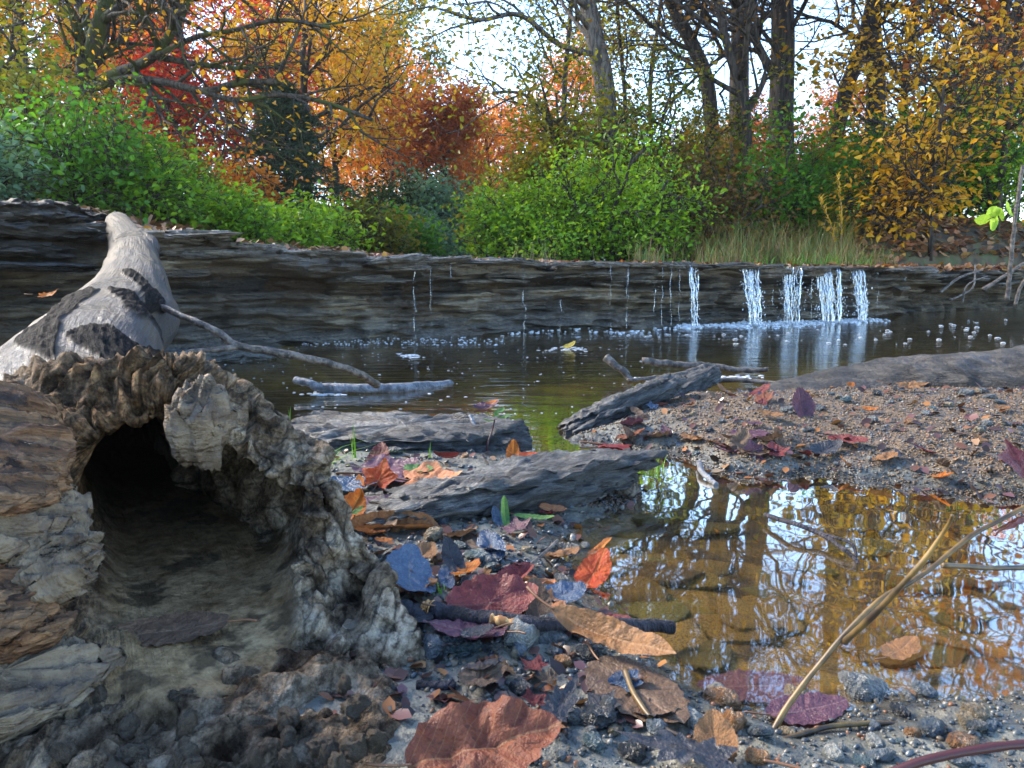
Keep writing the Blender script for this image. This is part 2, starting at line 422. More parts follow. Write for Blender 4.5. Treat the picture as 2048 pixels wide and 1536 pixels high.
# ============================================================ hollow log
def gz_p(x, y): return float(ground_h(np.array([x]), np.array([y]))[0])
def log_rings():
    K = [(310, 835, .84), (400, 880, .85), (470, 890, .86), (560, 955, .86), (640, 985, .85), (615, 1060, .84), (590, 1150, .80), (560, 1240, .74), (480, 1310, .68),
         (380, 1328, .655), (280, 1318, .65), (190, 1280, .66), (140, 1180, .68), (95, 1090, .69), (120, 990, .72), (165, 885, .78)]
    O = [(330, 708, .92), (430, 738, .94), (520, 795, .95), (600, 850, .95), (638, 890, .93), (645, 960, .91), (715, 1080, .86), (775, 1210, .79), (838, 1340, .735),
         (815, 1470, .655), (560, 1680, .52), (150, 1740, .48), (-250, 1500, .52), (-330, 1150, .62), (-230, 900, .72), (60, 740, .88)]
    K3 = np.array([at_y(*k) for k in K]); O3 = np.array([at_y(*k) for k in O])
    M1 = K3 * .7 + O3 * .3; M2 = K3 * .3 + O3 * .7
    M1[:, 1] -= .035; M2[:, 1] -= .045
    phi = -2 * np.pi * np.arange(16) / 16
    def circ(c, ax, rx, rz=None):
        rz = rz or rx; ax = ax / np.linalg.norm(ax)
        R = np.cross(ax, [0, 0, 1.]); R /= np.linalg.norm(R); U = np.cross(R, ax)
        return c + rx * np.sin(-phi)[:, None] * R + rz * np.cos(phi)[:, None] * U
    A = [(150, 935, 1.12, .150), (140, 800, 1.38, .142), (203, 700, 1.72, .127), (243, 636, 2.1, .122), (268, 566, 2.5, .102), (266, 512, 2.82, .083), (250, 476, 3.05, .066), (237, 448, 3.3, .050)]
    ac = np.array([at_y(a[0], a[1], a[2]) for a in A]); ax = np.gradient(ac, axis=0)
    rings_a = [circ(c, t, a[3]) for c, t, a in zip(ac, ax, A)]
    # tunnel
    tc = [np.array([-.44, .99, .150]), np.array([-.66, 1.28, .17]), np.array([-.82, 1.6, .215]), np.array([-.93, 1.85, .235])]
    tax = np.gradient(np.array(tc), axis=0)
    tr = [circ(c, t, r) for c, t, r in zip(tc, tax, (.125, .085, .06, .01))]
    for q in tr[:3]: q[:, 2] = np.maximum(q[:, 2], .058)
    rings = [tr[3], tr[2], tr[1], tr[0], K3, M1, M2, O3] + rings_a
    cap1 = circ(ac[-1] + .01 * ax[-1] / np.linalg.norm(ax[-1]), ax[-1], .034); cap2 = circ(ac[-1] + .006 * ax[-1] / np.linalg.norm(ax[-1]), ax[-1], .004)
    return rings + [cap1, cap2], ac, ax
LR, LAC, LAX = log_rings()
NA = 480
rings = np.array([catmull(r, NA // 16, True) for r in LR])          # (18, NA, 3)
seg = [6, 14, 18, 28, 46, 36, 46, 28, 24, 26, 26, 26, 22, 18, 16, 5, 3]
rows_ = []
m = len(rings)
for i in range(m - 1):
    p0, p1, p2, p3 = (rings[min(max(i + k, 0), m - 1)] for k in (-1, 0, 1, 2))
    for t in np.arange(seg[i]) / seg[i]:
        rows_.append((i + t, .5 * (2 * p1 + (p2 - p0) * t + (2 * p0 - 5 * p1 + 4 * p2 - p3) * t ** 2 + (3 * p1 - p0 - 3 * p2 + p3) * t ** 3)))
rows_.append((m - 1, rings[-1]))
rr = np.array([r[0] for r in rows_]); LV = np.array([r[1] for r in rows_])
nr = len(rows_)
Vl = LV.reshape(-1, 3); Ql = grid_faces(nr, NA, True)
nrm = vnormals(Vl, Ql)
R_ = np.repeat(rr, NA); TH_ = np.tile(np.arange(NA) / NA * 2 * np.pi, nr)
face = sstep(3.3, 4.4, R_) * sstep(8.7, 7.7, R_)
trunk = sstep(7.4, 8.4, R_)
right_root = sstep(.55 * np.pi, .75 * np.pi, TH_) * sstep(1.4 * np.pi, 1.15 * np.pi, TH_)
ridg = 1 - 2 * np.abs(fbm(Vl * np.array([14, 10, 14]), 4, 81))
lump = fbm(Vl * 22, 4, 83)
pits = -sstep(.25, .6, pn(Vl * 26, 84)) * .02 - sstep(.3, .6, pn(Vl * 13, 86)) * .028
# broken wood runs in fibres along the log: fibres across the upper rim
fib = pn(np.stack([TH_ * 26, Vl[:, 1] * 5, R_ * .9], -1), 85) * .014 + pn(np.stack([TH_ * 60, Vl[:, 1] * 8, R_ * 1.2], -1), 87) * .005
cr = np.stack([Vl[:, 0] * 16, Vl[:, 1] * 7, Vl[:, 2] * 16 + Vl[:, 0] * 6], -1)
ridge2 = .5 - np.abs(fbm(cr, 5, 181, .55)) * 1.5
crack = -sstep(.10, .0, np.abs(pn(cr * .8, 190))) * .014 - sstep(.08, .0, np.abs(pn(cr * 1.7 + 4, 191))) * .007
floor_ = sstep(.10, .05, Vl[:, 2]) * sstep(5.0, 4.2, R_)
d_face = face * (1 - floor_) * (.006 * lump + .013 * ridge2 + crack + pits * (.4 + .5 * right_root)) + face * fib * np.clip(sstep(1.15 * np.pi, 1.6 * np.pi, TH_) + sstep(.22 * np.pi, .0, TH_), 0, 1)
sm = fbm(Vl * 5, 3, 91)
knob = .03 * np.exp(-((R_ - 11.1) ** 2 / .15 + (TH_ - 1.75) ** 2 / .25)) + .02 * np.exp(-((R_ - 13.3) ** 2 / .12 + (TH_ - 1.2) ** 2 / .2)) + .022 * np.exp(-((R_ - 9.6) ** 2 / .2 + (TH_ - 1.0) ** 2 / .5)) - .025 * np.exp(-((R_ - 10.3) ** 2 / .12 + (TH_ - 1.3) ** 2 / .3))
tw = TH_ * 6 + R_ * 2.2
# bark remnants twist round the trunk
bk = pn(np.stack([np.cos(TH_) * 1.3, np.sin(TH_) * 1.3, R_ * .95 + .5 * TH_], -1), 99)
bk += .55 * np.exp(-((R_ - 8.75 - .06 * np.cos(TH_)) ** 2) / .09) + .5 * np.exp(-((R_ - 10.25 + .28 * (TH_ if False else np.minimum(TH_, 2 * np.pi - TH_))) ** 2) / .03) * 1 + .5 * np.exp(-((R_ - 11.05 + .35 * np.clip(TH_ - .2, -1, 2)) ** 2) / .035) * (TH_ < 2.4) * (TH_ > .05)
bk -= .25 + .5 * sstep(11.8, 12.6, R_)
bark = sstep(.10, .17, bk) * trunk * sstep(8.15, 8.4, R_)
bark_tex = 1 - np.abs(pn(np.stack([TH_ * 9 + R_, R_ * 9, TH_ * 0], -1), 101)) * 2.4
d_tr = trunk * (.007 * sm + knob + .0007 * np.sin(tw * 3 + 4 * sm)) + bark * (.004 + .004 * bark_tex)
d_in = sstep(4, 3, R_) * .006 * lump * (1 - floor_) + floor_ * .004 * fbm(Vl * 12, 3, 7)
V2 = Vl + nrm * (d_face + d_tr + d_in)[:, None]
# outside normals: make sure they point out at the trunk
ci = (R_ > 11) & (R_ < 11.1)
if len(V2) and np.mean(np.sum((Vl[ci] - LAC[3]) * nrm[ci], 1)) < 0:
    V2 = Vl - nrm * (d_face + d_tr + d_in)[:, None]; Ql = Ql[:, ::-1]
uvw = np.stack([TH_, R_, face], -1)
N = NT('weathered_log'); p = N.pos()
fa = N.attr('face'); ba = N.attr('bark'); cl = N.attr('clay'); uv = N.attr('luv', 'Vector')
grain = N.noise(N.map(uv, (5, .8, 0)), 4, 5, .6, .5)
big = N.noise(p, 4.5, 4); fine = N.noise(p, 70, 5, .72); mid = N.noise(p, 20, 5, .6)
wood = N.ramp(big, [(.15, (.02, .022, .028)), (.42, (.055, .058, .066)), (.62, (.10, .08, .055)), (.85, (.038, .042, .052))])  # grey wood, its bluish tint standing in for wet sky sheen
wood = N.mix(N.rng(grain, .35, .6, .5, 0), wood, (.10, .075, .055))
wood = N.mix(N.rng(N.voro(p, 24), .05, .10, .8, 0), wood, (.03, .025, .02))
barkc = N.ramp(N.noise(N.map(uv, (12, 6, 0)), 3, 5, .7), [(.2, (.004, .004, .004)), (.55, (.012, .011, .011)), (.85, (.04, .036, .034))])
c1 = N.mix(ba, wood, barkc)
rot = N.ramp(mid, [(.1, (.018, .012, .008)), (.32, (.09, .066, .045)), (.58, (.23, .175, .12)), (.88, (.42, .35, .26))])
rot = N.mix(N.math('MULTIPLY', N.attr('brown'), N.rng(mid, .35, .6, .25, .9)), rot, N.ramp(N.noise(N.map(uv, (30, 1.2, 0)), 1.5, 4, .6), [(.15, (.025, .012, .006)), (.5, (.13, .066, .027)), (.8, (.26, .15, .065))]))
rot = N.mix(.75, rot, N.ramp(N.noise(N.map(p, (1, .5, 1)), 95, 5, .75), [(.25, .12), (.5, .75), (.8, 1.35)]), 'MULTIPLY')
rot = N.mix(N.rng(N.voro(N.map(p, (1, .6, 1)), 30, 'DISTANCE_TO_EDGE'), .0, .05, .55, 0), rot, (.012, .010, .008))
clay = N.ramp(N.noise(p, 28, 5, .6), [(.1, (.2, .125, .06)), (.5, (.34, .23, .12)), (.9, (.44, .31, .17))])
clay = N.mix(.7, clay, N.ramp(N.noise(p, 75, 5, .7), [(.15, .35), (.5, .85), (.85, 1.2)]), 'MULTIPLY')
clay = N.mix(N.rng(N.noise(p, 13, 4, .6), .62, .75, 0, .75), clay, (.05, .036, .024))
rot = N.mix(cl, rot, clay)
ins = N.mix(N.attr('deep'), rot, (.022, .017, .013))  # hollow's shade painted over the dark rotten wood, stronger further in
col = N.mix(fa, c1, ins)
h = N.math('ADD', N.math('MULTIPLY', fine, .6), N.math('MULTIPLY', N.math('MULTIPLY', mid, .9), fa))
h = N.math('ADD', h, N.math('MULTIPLY', grain, .35))
rgh = N.mix(fa, N.mix(ba, N.rng(big, .1, .9, .26, .5), (.75, .75, .75)), (.8, .8, .8))
M_log = N.done(N.bsdf(col, rgh, N.bump(h, .009, 1.0), N.math('MULTIPLY_ADD', N.math('MAXIMUM', ba, fa), -.24, .30)))
deep = sstep(3.7, 2.2, R_)  # mask of the painted shade, growing into the tunnel
clay = sstep(.09, .05, Vl[:, 2]) * sstep(5.2, 4.0, R_) * (R_ > 1)
log = empty('hollow_log', (-.42, .8, 0))
def rel(v, o): return np.asarray(v) - np.array(o.location)
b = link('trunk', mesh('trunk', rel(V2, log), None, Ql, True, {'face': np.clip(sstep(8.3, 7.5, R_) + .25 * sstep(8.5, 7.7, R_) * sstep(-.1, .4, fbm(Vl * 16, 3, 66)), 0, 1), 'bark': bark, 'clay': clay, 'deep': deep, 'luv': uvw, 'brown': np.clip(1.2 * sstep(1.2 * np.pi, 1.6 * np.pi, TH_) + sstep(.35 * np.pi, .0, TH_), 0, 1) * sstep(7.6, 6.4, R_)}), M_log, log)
tag(log, 'big grey hollow fallen log leaning up onto the rock ledge', 'log')

# generic noisy plate / stone
def stone(a, b, c, seed, n=(40, 24), flat=.35, sq=.8, rough=.12, layers=0, freq=2.2, fine=.03):
    u = np.linspace(0, 2 * np.pi, n[0], endpoint=False); v = np.linspace(-np.pi / 2, np.pi / 2, n[1])
    U, W = np.meshgrid(u, v)
    pw = lambda t, e: np.sign(t) * np.abs(t) ** e
    x = pw(np.cos(W), flat) * pw(np.cos(U), sq); y = pw(np.cos(W), flat) * pw(np.sin(U), sq); z = pw(np.sin(W), .9)
    P = np.stack([x, y, z], -1).reshape(-1, 3)
    q = P.copy(); q[:, 2] *= .6
    k = 1 + rough * 1.6 * fbm(q * freq * .6, 2, seed) + rough * fbm(q * freq * 2, 4, seed + 3)
    if layers:
        lay = np.floor((P[:, 2] * .5 + .5) * layers + .4 * pn(q * 2, seed + 9))
        k = k + .13 * (cell(lay, seed) - .5) * (np.abs(P[:, 2]) < .93)
    P = P * np.array([a, b, c]) * np.stack([k, k, np.ones_like(k)], -1)
    if layers > 3:
        gq = q * np.array([a / c * .55, b / c * .9, 1.6]); rg_ = .5 - np.abs(fbm(gq, 5, seed + 21, .6)) * 1.2
        P += np.stack([np.cos(W).ravel() * np.cos(U).ravel(), np.cos(W).ravel() * np.sin(U).ravel(), 1.2 * np.sin(W).ravel()], -1) * (c * .2 * rg_)[:, None]
    P[:, 2] += c * (.35 * fbm(q * 1.6, 4, seed + 5) + fine * 6 * fbm(q * 9, 3, seed + 6))
    F_ = grid_faces(n[1], n[0], True)
    return P, None, F_

# splinters of broken wood jutting from the left of the mouth
N = NT('splintered_wood'); p = N.coord()
g1 = N.noise(N.map(p, (4, 30, 55)), 1.4, 5, .6, .3); g2 = N.noise(p, 40, 4, .7)
col = N.ramp(g1, [(.15, (.02, .011, .007)), (.42, (.12, .058, .028)), (.7, (.25, .14, .07)), (.95, (.10, .065, .042))])
col = N.mix(N.rng(g2, .5, .7, 0, .5), col, (.05, .035, .025))
M_splint = N.done(N.bsdf(col, .75, N.bump(N.math('ADD', g1, N.math('MULTIPLY', g2, .3)), .008, 1), .3))
N = NT('pale_wood'); p = N.coord()
g1 = N.noise(N.map(p, (3, 14, 30)), 1.2, 5, .6, .4); g2 = N.noise(p, 40, 4, .7)
col = N.ramp(g1, [(.1, (.05, .036, .024)), (.5, (.15, .115, .078)), (.9, (.24, .19, .13))])
col = N.mix(N.rng(g2, .52, .7, 0, .6), col, (.08, .06, .05))
M_pale = N.done(N.bsdf(col, .75, N.bump(N.math('ADD', g1, N.math('MULTIPLY', g2, .4)), .008, 1), .3))
def splinter(p0, p1, wdt, thk, seed, name='wood_splinter', mat=None):
    a = np.array(p0); e = np.array(p1); L = np.linalg.norm(e - a)
    P, _, Q = stone(L / 2, wdt / 2, thk / 2, seed, (64, 30), .3, .8, .10, 5, 2.5, .04)
    t = (P[:, 0] / (L / 2)) * .5 + .5
    P[:, 1] *= 1 - .45 * t ** 2; P[:, 2] *= 1 - .35 * t ** 2
    P[:, 2] += thk * .30 * pn(np.stack([t * 2.0, P[:, 1] / thk * 2.2, 0 * t], -1), seed) + thk * .12 * np.sin(P[:, 1] / wdt * 40)
    o = link(name, mesh(name, P, None, Q), mat or M_splint, log)
    X = Vector(e - a).normalized(); Zv = Vector((0, -.55, .83)); Yv = Zv.cross(X).normalized(); Zv = X.cross(Yv)
    M = Matrix((X, Yv, Zv)).transposed().to_4x4()
    M.translation = Vector((a + e) / 2) - log.location
    o.matrix_local = M
    return o
SPL = [((-160, 800, .66), (135, 880, .71), .10, .035), ((-160, 880, .62), (150, 905, .68), .09, .030), ((-160, 925, .60), (128, 948, .66), .09, .030), ((-160, 960, .58), (112, 972, .64), .08, .022),
       ((-160, 1160, .56), (95, 1165, .62), .08, .022), ((-160, 1225, .55), (100, 1195, .61), .09, .028), ((-40, 1280, .57), (145, 1225, .63), .06, .024)]
for i, (a, e, w_, t_) in enumerate(SPL): splinter(at_y(*a), at_y(*e), w_, t_, 200 + i)
splinter(at_y(-160, 1030, .60), at_y(165, 1025, .67), .11, .062, 221, 'rotten_chunk', M_pale)
splinter(at_y(-250, 1440, .52), at_y(215, 1325, .63), .10, .045, 222, 'broken_plank', M_pale)
splinter(at_y(60, 1075, .62), at_y(150, 1150, .66), .10, .06, 224, 'rotten_chunk', M_pale)
P, _, Q = stone(.032, .03, .045, 231, (48, 32), .7, .9, .22, 0, 2, .03)
o = link('rotten_chunk', mesh('rotten_chunk', P, None, Q), M_pale, log, Vector(at_y(402, 840, .82)) - log.location)
# crumbled rotten wood and dirt at the foot of the mouth
CR = zpoly([(-300, 1420), (60, 1365), (250, 1345), (520, 1335), (690, 1300), (815, 1375), (835, 1440), (800, 1540), (700, 1800), (-400, 1800)])
xs, ys = np.meshgrid(np.linspace(-1.0, -.02, 260), np.linspace(.28, .82, 200))
xs, ys = xs.ravel(), ys.ravel(); dd = poly_sd(CR, xs, ys)
q = np.stack([xs, ys, 0 * xs], -1)
rid = .5 - np.abs(fbm(q * 15, 5, 301, .55)) * 1.3
hh = ground_h(xs, ys) - .012 + .030 * np.tanh(np.clip(dd + .015, 0, 1) / .07) + (.017 * rid + .010 * fbm(q * 24, 4, 302) - .02 * sstep(.2, .5, pn(q * 20, 303))) * sstep(-.01, .03, dd)
hh = np.where(dd > -.02, hh, -.1)
link('crumbled_wood', mesh('crumbled_wood', rel(np.stack([xs, ys, hh], -1), log), None, grid_faces(200, 260), True, {'face': np.ones(len(xs)), 'bark': 0 * xs, 'clay': 0 * xs, 'deep': 0 * xs, 'brown': .3 + 0 * xs, 'luv': q}), M_log, log)
# crumbled lumps at the foot of the flare
rg = np.random.RandomState(5)
CH_ = []
for i in range(6):
    P, _, Q = stone(1, .7, .55, 260 + i, (26, 16), .8, .9, .25, 0, 1.6, .05); CH_.append(mesh('rotten_chunk', P, None, Q))
for i in range(40):
    px, py = rg.uniform(120, 830), rg.uniform(1340, 1530)
    q = at_z(px, py, .06); s_ = rg.uniform(.004, .013)
    if poly_sd(CR, q[:1], q[1:2])[0] < .01: continue
    o = link('rotten_chunk', CH_[rg.randint(6)], M_pale, log, Vector((q[0], q[1], gz_p(q[0], q[1]) + .024)) - log.location, tuple(rg.rand(3) * 6)); o.scale = (s_,) * 3

# ============================================================ vegetation generator
def unit(v): return v / (np.linalg.norm(v) + 1e-9)
def grow(rg, start, d, length, r0, lev, P, out, tips, fixed=None):
    nseg = max(3, int(round(length / P['step'][lev])))
    if fixed is not None:
        pts = catmull(np.asarray(fixed, float), 5); nseg = len(pts) - 1
        tap = np.linspace(1, P.get('tap', .6), nseg + 1)
    else:
        pts = [np.array(start, float)]; d = np.array(d, float)
        for i in range(nseg):
            d = d + rg.normal(size=3) * P['wander'][lev]; d[2] += P['up'][lev]; d = unit(d)
            pts.append(pts[-1] + d * length / nseg)
        pts = np.array(pts); tap = np.linspace(1, .55 if lev == 0 else .25, nseg + 1)
    rad = r0 * tap
    out.append((pts, rad, lev))
    if lev == P['levels']:
        tips.append(pts[len(pts) // 3:]); return
    if lev == P['levels'] - 1: tips.append(pts[-2:])
    for k in range(P['nch'][lev]):
        t = P['start'][lev] + (1 - P['start'][lev]) * (k + rg.rand()) / P['nch'][lev]
        i = min(int(t * nseg), nseg - 1); f = t * nseg - i
        q = pts[i] * (1 - f) + pts[i + 1] * f
        ax = unit(pts[i + 1] - pts[i])
        az = k * 2.4 + rg.rand() * 1.5
        u = unit(np.cross(ax, [0.3, .2, 1.])); w_ = np.cross(ax, u)
        a = math.radians(P['ang'][lev]) * rg.uniform(.75, 1.25)
        dd = ax * math.cos(a) + (u * math.cos(az) + w_ * math.sin(az)) * math.sin(a)
        ln = P['len'][lev] * rg.uniform(.6, 1.2) * (1 - P.get('cone', .35) * t if lev == 0 else 1)
        rr = min(rad[i] * .75, P['rad'][lev])
        grow(rg, q, dd, ln, rr, lev + 1, P, out, tips)
def limbs_mesh(name, out, minlev=9):
    mb = MB()
    for pts, rad, lev in out:
        if lev > minlev: continue
        mb.tube(pts, np.maximum(rad, .0015), (10, 7, 5, 3, 3)[lev])
    return mb.mesh(name)
def leaves_mesh(name, rg, tips, n, size, sig, flat=.5, wl=.6, droop=.2, var=.5):
    allp = np.concatenate(tips)
    cl = np.concatenate([np.full(len(t), rg.rand()) for t in tips])
    i = rg.randint(0, len(allp), n)
    c = allp[i] + rg.normal(size=(n, 3)) * sig * np.array([1, 1, .75])
    big = pn(allp * 1.1, rg.randint(50)) * .5 + .5
    v = np.clip(big[i] * .45 + cl[i] * .3 * 2 * var + rg.rand(n) * .35 * 2 * var - .1, 0, 1)
    d = rg.normal(size=(n, 3)); d[:, 2] = d[:, 2] * flat - droop; d /= np.linalg.norm(d, axis=1)[:, None]
    up = rg.normal(size=(n, 3)) * .55; up[:, 2] += 1
    s = np.cross(d, up); s /= np.linalg.norm(s, axis=1)[:, None]
    u = np.cross(s, d)
    L = size * rg.uniform(.4, 1.35, n)[:, None]
    W = L * wl * .5
    if n > 0 and size < .1:
        m1, m2, t, b = c + d * L * .3, c + d * L * .66, c + d * L - u * L * .14, c
        V = np.stack([b, m1 + s * W + u * W * .3, m2 + s * W * .72 + u * W * .2, t, m2 - s * W * .72 + u * W * .2, m1 - s * W + u * W * .3], 1).reshape(-1, 3)
        k = np.arange(n)[:, None] * 6
        return mesh(name, V, None, np.concatenate([k + [0, 1, 2, 3], k + [0, 3, 4, 5]]), False, {'rnd': np.repeat(v, 6)})
    b = c; t = c + d * L - u * L * .12; m = c + d * L * .45
    l = m + s * W + u * W * .35; r = m - s * W + u * W * .35
    V = np.stack([b, r, t, l], 1).reshape(-1, 3)
    k = np.arange(n)[:, None] * 4
    T = np.concatenate([k + [0, 1, 2], k + [0, 2, 3]])
    return mesh(name, V, T, None, False, {'rnd': np.repeat(v, 4)})

# species colours
YEL, GOLD, ORA, RED = (.70, .46, .03), (.62, .30, .02), (.62, .17, .02), (.50, .035, .02)
LIME, GRN, DGRN, OLV, BRN, TEAL = (.42, .56, .03), (.14, .33, .02), (.04, .11, .02), (.24, .22, .02), (.30, .15, .03), (.13, .26, .15)
M_F = {
    'orange': m_foliage('orange_leaves', [(0, BRN), (.3, ORA), (.65, (.66, .26, .03)), (1, GOLD)]),
    'gold': m_foliage('gold_leaves', [(0, OLV), (.3, GOLD), (.7, YEL), (1, (.62, .42, .05))]),
    'red': m_foliage('red_leaves', [(0, (.25, .02, .015)), (.4, RED), (.8, (.6, .09, .02)), (1, ORA)]),
    'rust': m_foliage('rust_leaves', [(0, (.2, .06, .02)), (.4, (.48, .13, .025)), (.8, ORA), (1, GOLD)]),
    'lime': m_foliage('lime_leaves', [(0, DGRN), (.22, (.09, .22, .02)), (.48, (.22, .42, .02)), (.78, LIME), (1, (.66, .52, .04))]),
    'green': m_foliage('green_leaves', [(0, DGRN), (.35, (.08, .24, .02)), (.75, GRN), (1, (.34, .44, .03))]),
    'olive': m_foliage('olive_leaves', [(0, (.03, .045, .01)), (.4, OLV), (.75, (.24, .24, .025)), (1, GOLD)]),
    'dark': m_foliage('dark_leaves', [(0, (.015, .035, .012)), (.5, (.03, .07, .018)), (1, (.09, .13, .025))]),
    'teal': m_foliage('teal_leaves', [(0, (.06, .13, .07)), (.5, (.15, .28, .17)), (1, (.24, .38, .22))]),
    'mixed': m_foliage('mixed_leaves', [(0, DGRN), (.35, (.12, .17, .02)), (.6, (.3, .24, .02)), (.8, GOLD), (1, YEL)]),
    'brown': m_foliage('brown_leaves', [(0, (.09, .05, .02)), (.5, (.22, .11, .03)), (.8, (.3, .2, .04)), (1, (.4, .22, .04))]),
    'needle': m_foliage('dark_needles', [(0, (.02, .05, .03)), (.6, (.05, .10, .05)), (1, (.11, .17, .07))], .2),
}
M_barkd = m_bark('dark_bark', (.018, .015, .013), (.075, .06, .05))
M_barkm = m_bark('mossy_bark', (.02, .017, .013), (.08, .065, .05), (.06, .07, .015))
M_barkg = m_bark('grey_bark', (.05, .045, .042), (.17, .15, .135))

P_TREE = dict(levels=3, step=(.5, .3, .2, .12), wander=(.06, .16, .2, .25), up=(.03, .05, .03, 0), nch=(13, 6, 5), start=(.25, .2, .2), ang=(58, 48, 45), len=(2.1, .95, .5), rad=(.05, .02, .008), cone=.55)
P_TALL = dict(levels=3, step=(.6, .3, .2, .12), wander=(.04, .16, .22, .25), up=(.02, .09, .03, 0), nch=(12, 7, 5), start=(.22, .2, .2), ang=(52, 45, 45), len=(2.2, 1.0, .55), rad=(.06, .022, .008), cone=.2)
P_BUSH = dict(levels=2, step=(.2, .15, .1), wander=(.16, .25, .3), up=(.02, .0, -.02), nch=(8, 5), start=(.2, .15), ang=(48, 50), len=(.5, .28), rad=(.012, .005), cone=.3)
def scaleP(P, k):
    Q = dict(P)
    for a in ('step', 'len', 'rad'): Q[a] = tuple(x * k for x in P[a])
    return Q
_vseed = [100]
def gz_at(x, y): return float(ground_h(np.array([x]), np.array([y]))[0])
def plant(kind, label, cat, px, Y, leaf, n, size, sig, P, height, r0, lean=(0, 0), group=None, bark=None, stems=1, spread=.5, k=1.0, flat=.5, wl=.6, droop=.2, gy=None, dx=0.0, fixed=None, maxlev=9, crown='crown', stem='trunk', seed=None):
    _vseed[0] += 1
    if cat == 'tree': sig *= .62
    if size >= .1 and cat == 'tree': n, size = int(n * 1.15), size * .78
    rg = np.random.RandomState(_vseed[0] if seed is None else seed)
    x = (px - CX) / F * Y / CT if dx == 0 else dx
    x = at_y(px, HOR, Y)[0]
    z = gz_at(x, Y) - .04
    out, tips = [], []
    Pk = scaleP(P, k)
    if fixed is not None:
        base = np.array([x, Y, z])
        for f, r in fixed:
            pts = [at_y(a, b, c) - base for a, b, c in f]
            grow(rg, None, None, 1, r, 0 if r > .05 else 1, Pk, out, tips, pts)
    else:
        for s_ in range(stems):
            a = rg.rand() * 6.28; q = spread * math.sqrt((s_ + .5) / stems) if stems > 1 else 0
            d = unit(np.array([lean[0] + q * math.cos(a), lean[1] + q * math.sin(a), 1.0]))
            grow(rg, (.06 * q * math.cos(a), .06 * q * math.sin(a), 0), d, height * (rg.uniform(.4, 1.2) if stems > 1 else 1), r0, 0, Pk, out, tips)
    root = empty(kind, (x, Y, z))
    tag(root, label, cat, group)
    link(stem, limbs_mesh(stem, out, maxlev), bark or M_barkd, root)
    if n: link(crown, leaves_mesh(crown, rg, tips, n, size, sig, flat, wl, droop), M_F[leaf], root)
    return root
def tree(label, px, Y, leaf, h, n, size=.1, sig=.22, k=1.0, r0=.07, lean=(0, 0), group='trees behind the ledge', P=P_TREE, kind='deciduous_tree', **kw):
    return plant(kind, label, 'tree', px, Y, leaf, n, size, sig, P, h, r0, lean, group, k=k, **kw)
def bush(label, px, Y, leaf, h, n, size=.055, sig=.09, k=1.0, stems=9, spread=.55, group='shrubs along the creek', kind='shrub', **kw):
    return plant(kind, label, 'shrub', px, Y, leaf, n, size, sig * .72, P_BUSH, h * .8, .016 * k, (0, 0), group, stems=stems, spread=spread, k=k, stem='stems', crown='foliage', **kw)
def copy_plant(src, label, px, Y, sc, rz, z=None):
    x = at_y(px, HOR, Y)[0]
    r = src.copy(); C.objects.link(r)
    r.location = (x, Y, gz_at(x, Y) - .05); r.rotation_euler = (0, 0, rz); r.scale = (sc, sc, sc)
    r['label'] = label
    for ch in src.children:
        c = ch.copy(); c.parent = r; C.objects.link(c)
    return r

# ---- left side
tree('leaning dark tree with a mossy branch reaching right over the log', 130, 8.0, 'gold', 1, 1700, .055, .25, r0=.1, P=dict(P_TALL, nch=(9, 8, 5), len=(1.3, .8, .4), start=(.3, .15, .2), tap=.62), bark=M_barkm, kind='leaning_tree', fixed=[
    ([(120, 470, 8), (140, 260, 8), (175, 130, 8), (215, 0, 8), (250, -160, 8.1), (262, -340, 8.2)], .105),
    ([(165, 185, 8), (225, 150, 7.8), (300, 118, 7.6), (345, 60, 7.5), (378, -10, 7.4), (400, -120, 7.3)], .056),
    ([(160, 185, 8), (250, 158, 7.7), (330, 165, 7.5), (410, 182, 7.3), (480, 165, 7.2), (560, 164, 7.0)], .045),
    ([(400, 181, 7.3), (470, 200, 7.2), (560, 190, 7.1), (650, 205, 7.0), (745, 240, 6.9)], .028),
    ([(300, 118, 7.6), (390, 75, 7.3), (470, 60, 7.1), (560, 40, 7.0), (660, 55, 6.9)], .026),
    ([(425, 190, 7.3), (440, 230, 7.2), (475, 262, 7.1), (520, 300, 7.0)], .016)])
tree('tall yellow and olive tree at the far left edge', 10, 6.2, 'mixed', 2.4, 4200, .06, .2, lean=(-.05, 0), r0=.05, k=.62)
tree('yellow crowned young tree behind the leaning dark trunk', 70, 9.5, 'gold', 4.2, 3600, .085, .22, k=.7)
bush('dark green bush at the left edge above the stacked slabs', -30, 4.2, 'teal', .45, 2600, .045, .1, k=.7)
bush('dark olive bush below the yellow tree on the left', 75, 5.6, 'olive', 1.1, 6500, .05, .14, k=.95)
bush('dense green bush right behind the tip of the hollow log', 175, 4.7, 'green', .66, 4600, .04, .10, k=.75)
bush('bright green bush to the right of the log tip', 290, 4.9, 'lime', .42, 5000, .042, .10, k=.75)
bush('green bush with small orange leaves below the red maple', 370, 5.8, 'mixed', .55, 4600, .045, .11, k=.85)
bush('yellow green low bush trailing down to the ledge', 455, 5.4, 'lime', .22, 5000, .042, .10, k=.62, spread=.9)
bush('orange leaved little shrub above the yellow green bush', 470, 8.0, 'orange', .75, 2600, .07, .1)
bush('light green bush left of the creek opening', 570, 6.4, 'lime', .16, 4200, .045, .10, k=.6, spread=1.0)
bush('pale green shrub under the dark conifer', 650, 7.4, 'lime', .16, 2500, .06, .14, spread=.8)
bush('loose green shrub with a bare leaning stem beside the creek', 735, 9.0, 'olive', .22, 3000, .065, .15, spread=.8)
bush('green bush on the left bank of the creek bend', 800, 10.0, 'green', .25, 3600, .07, .16)
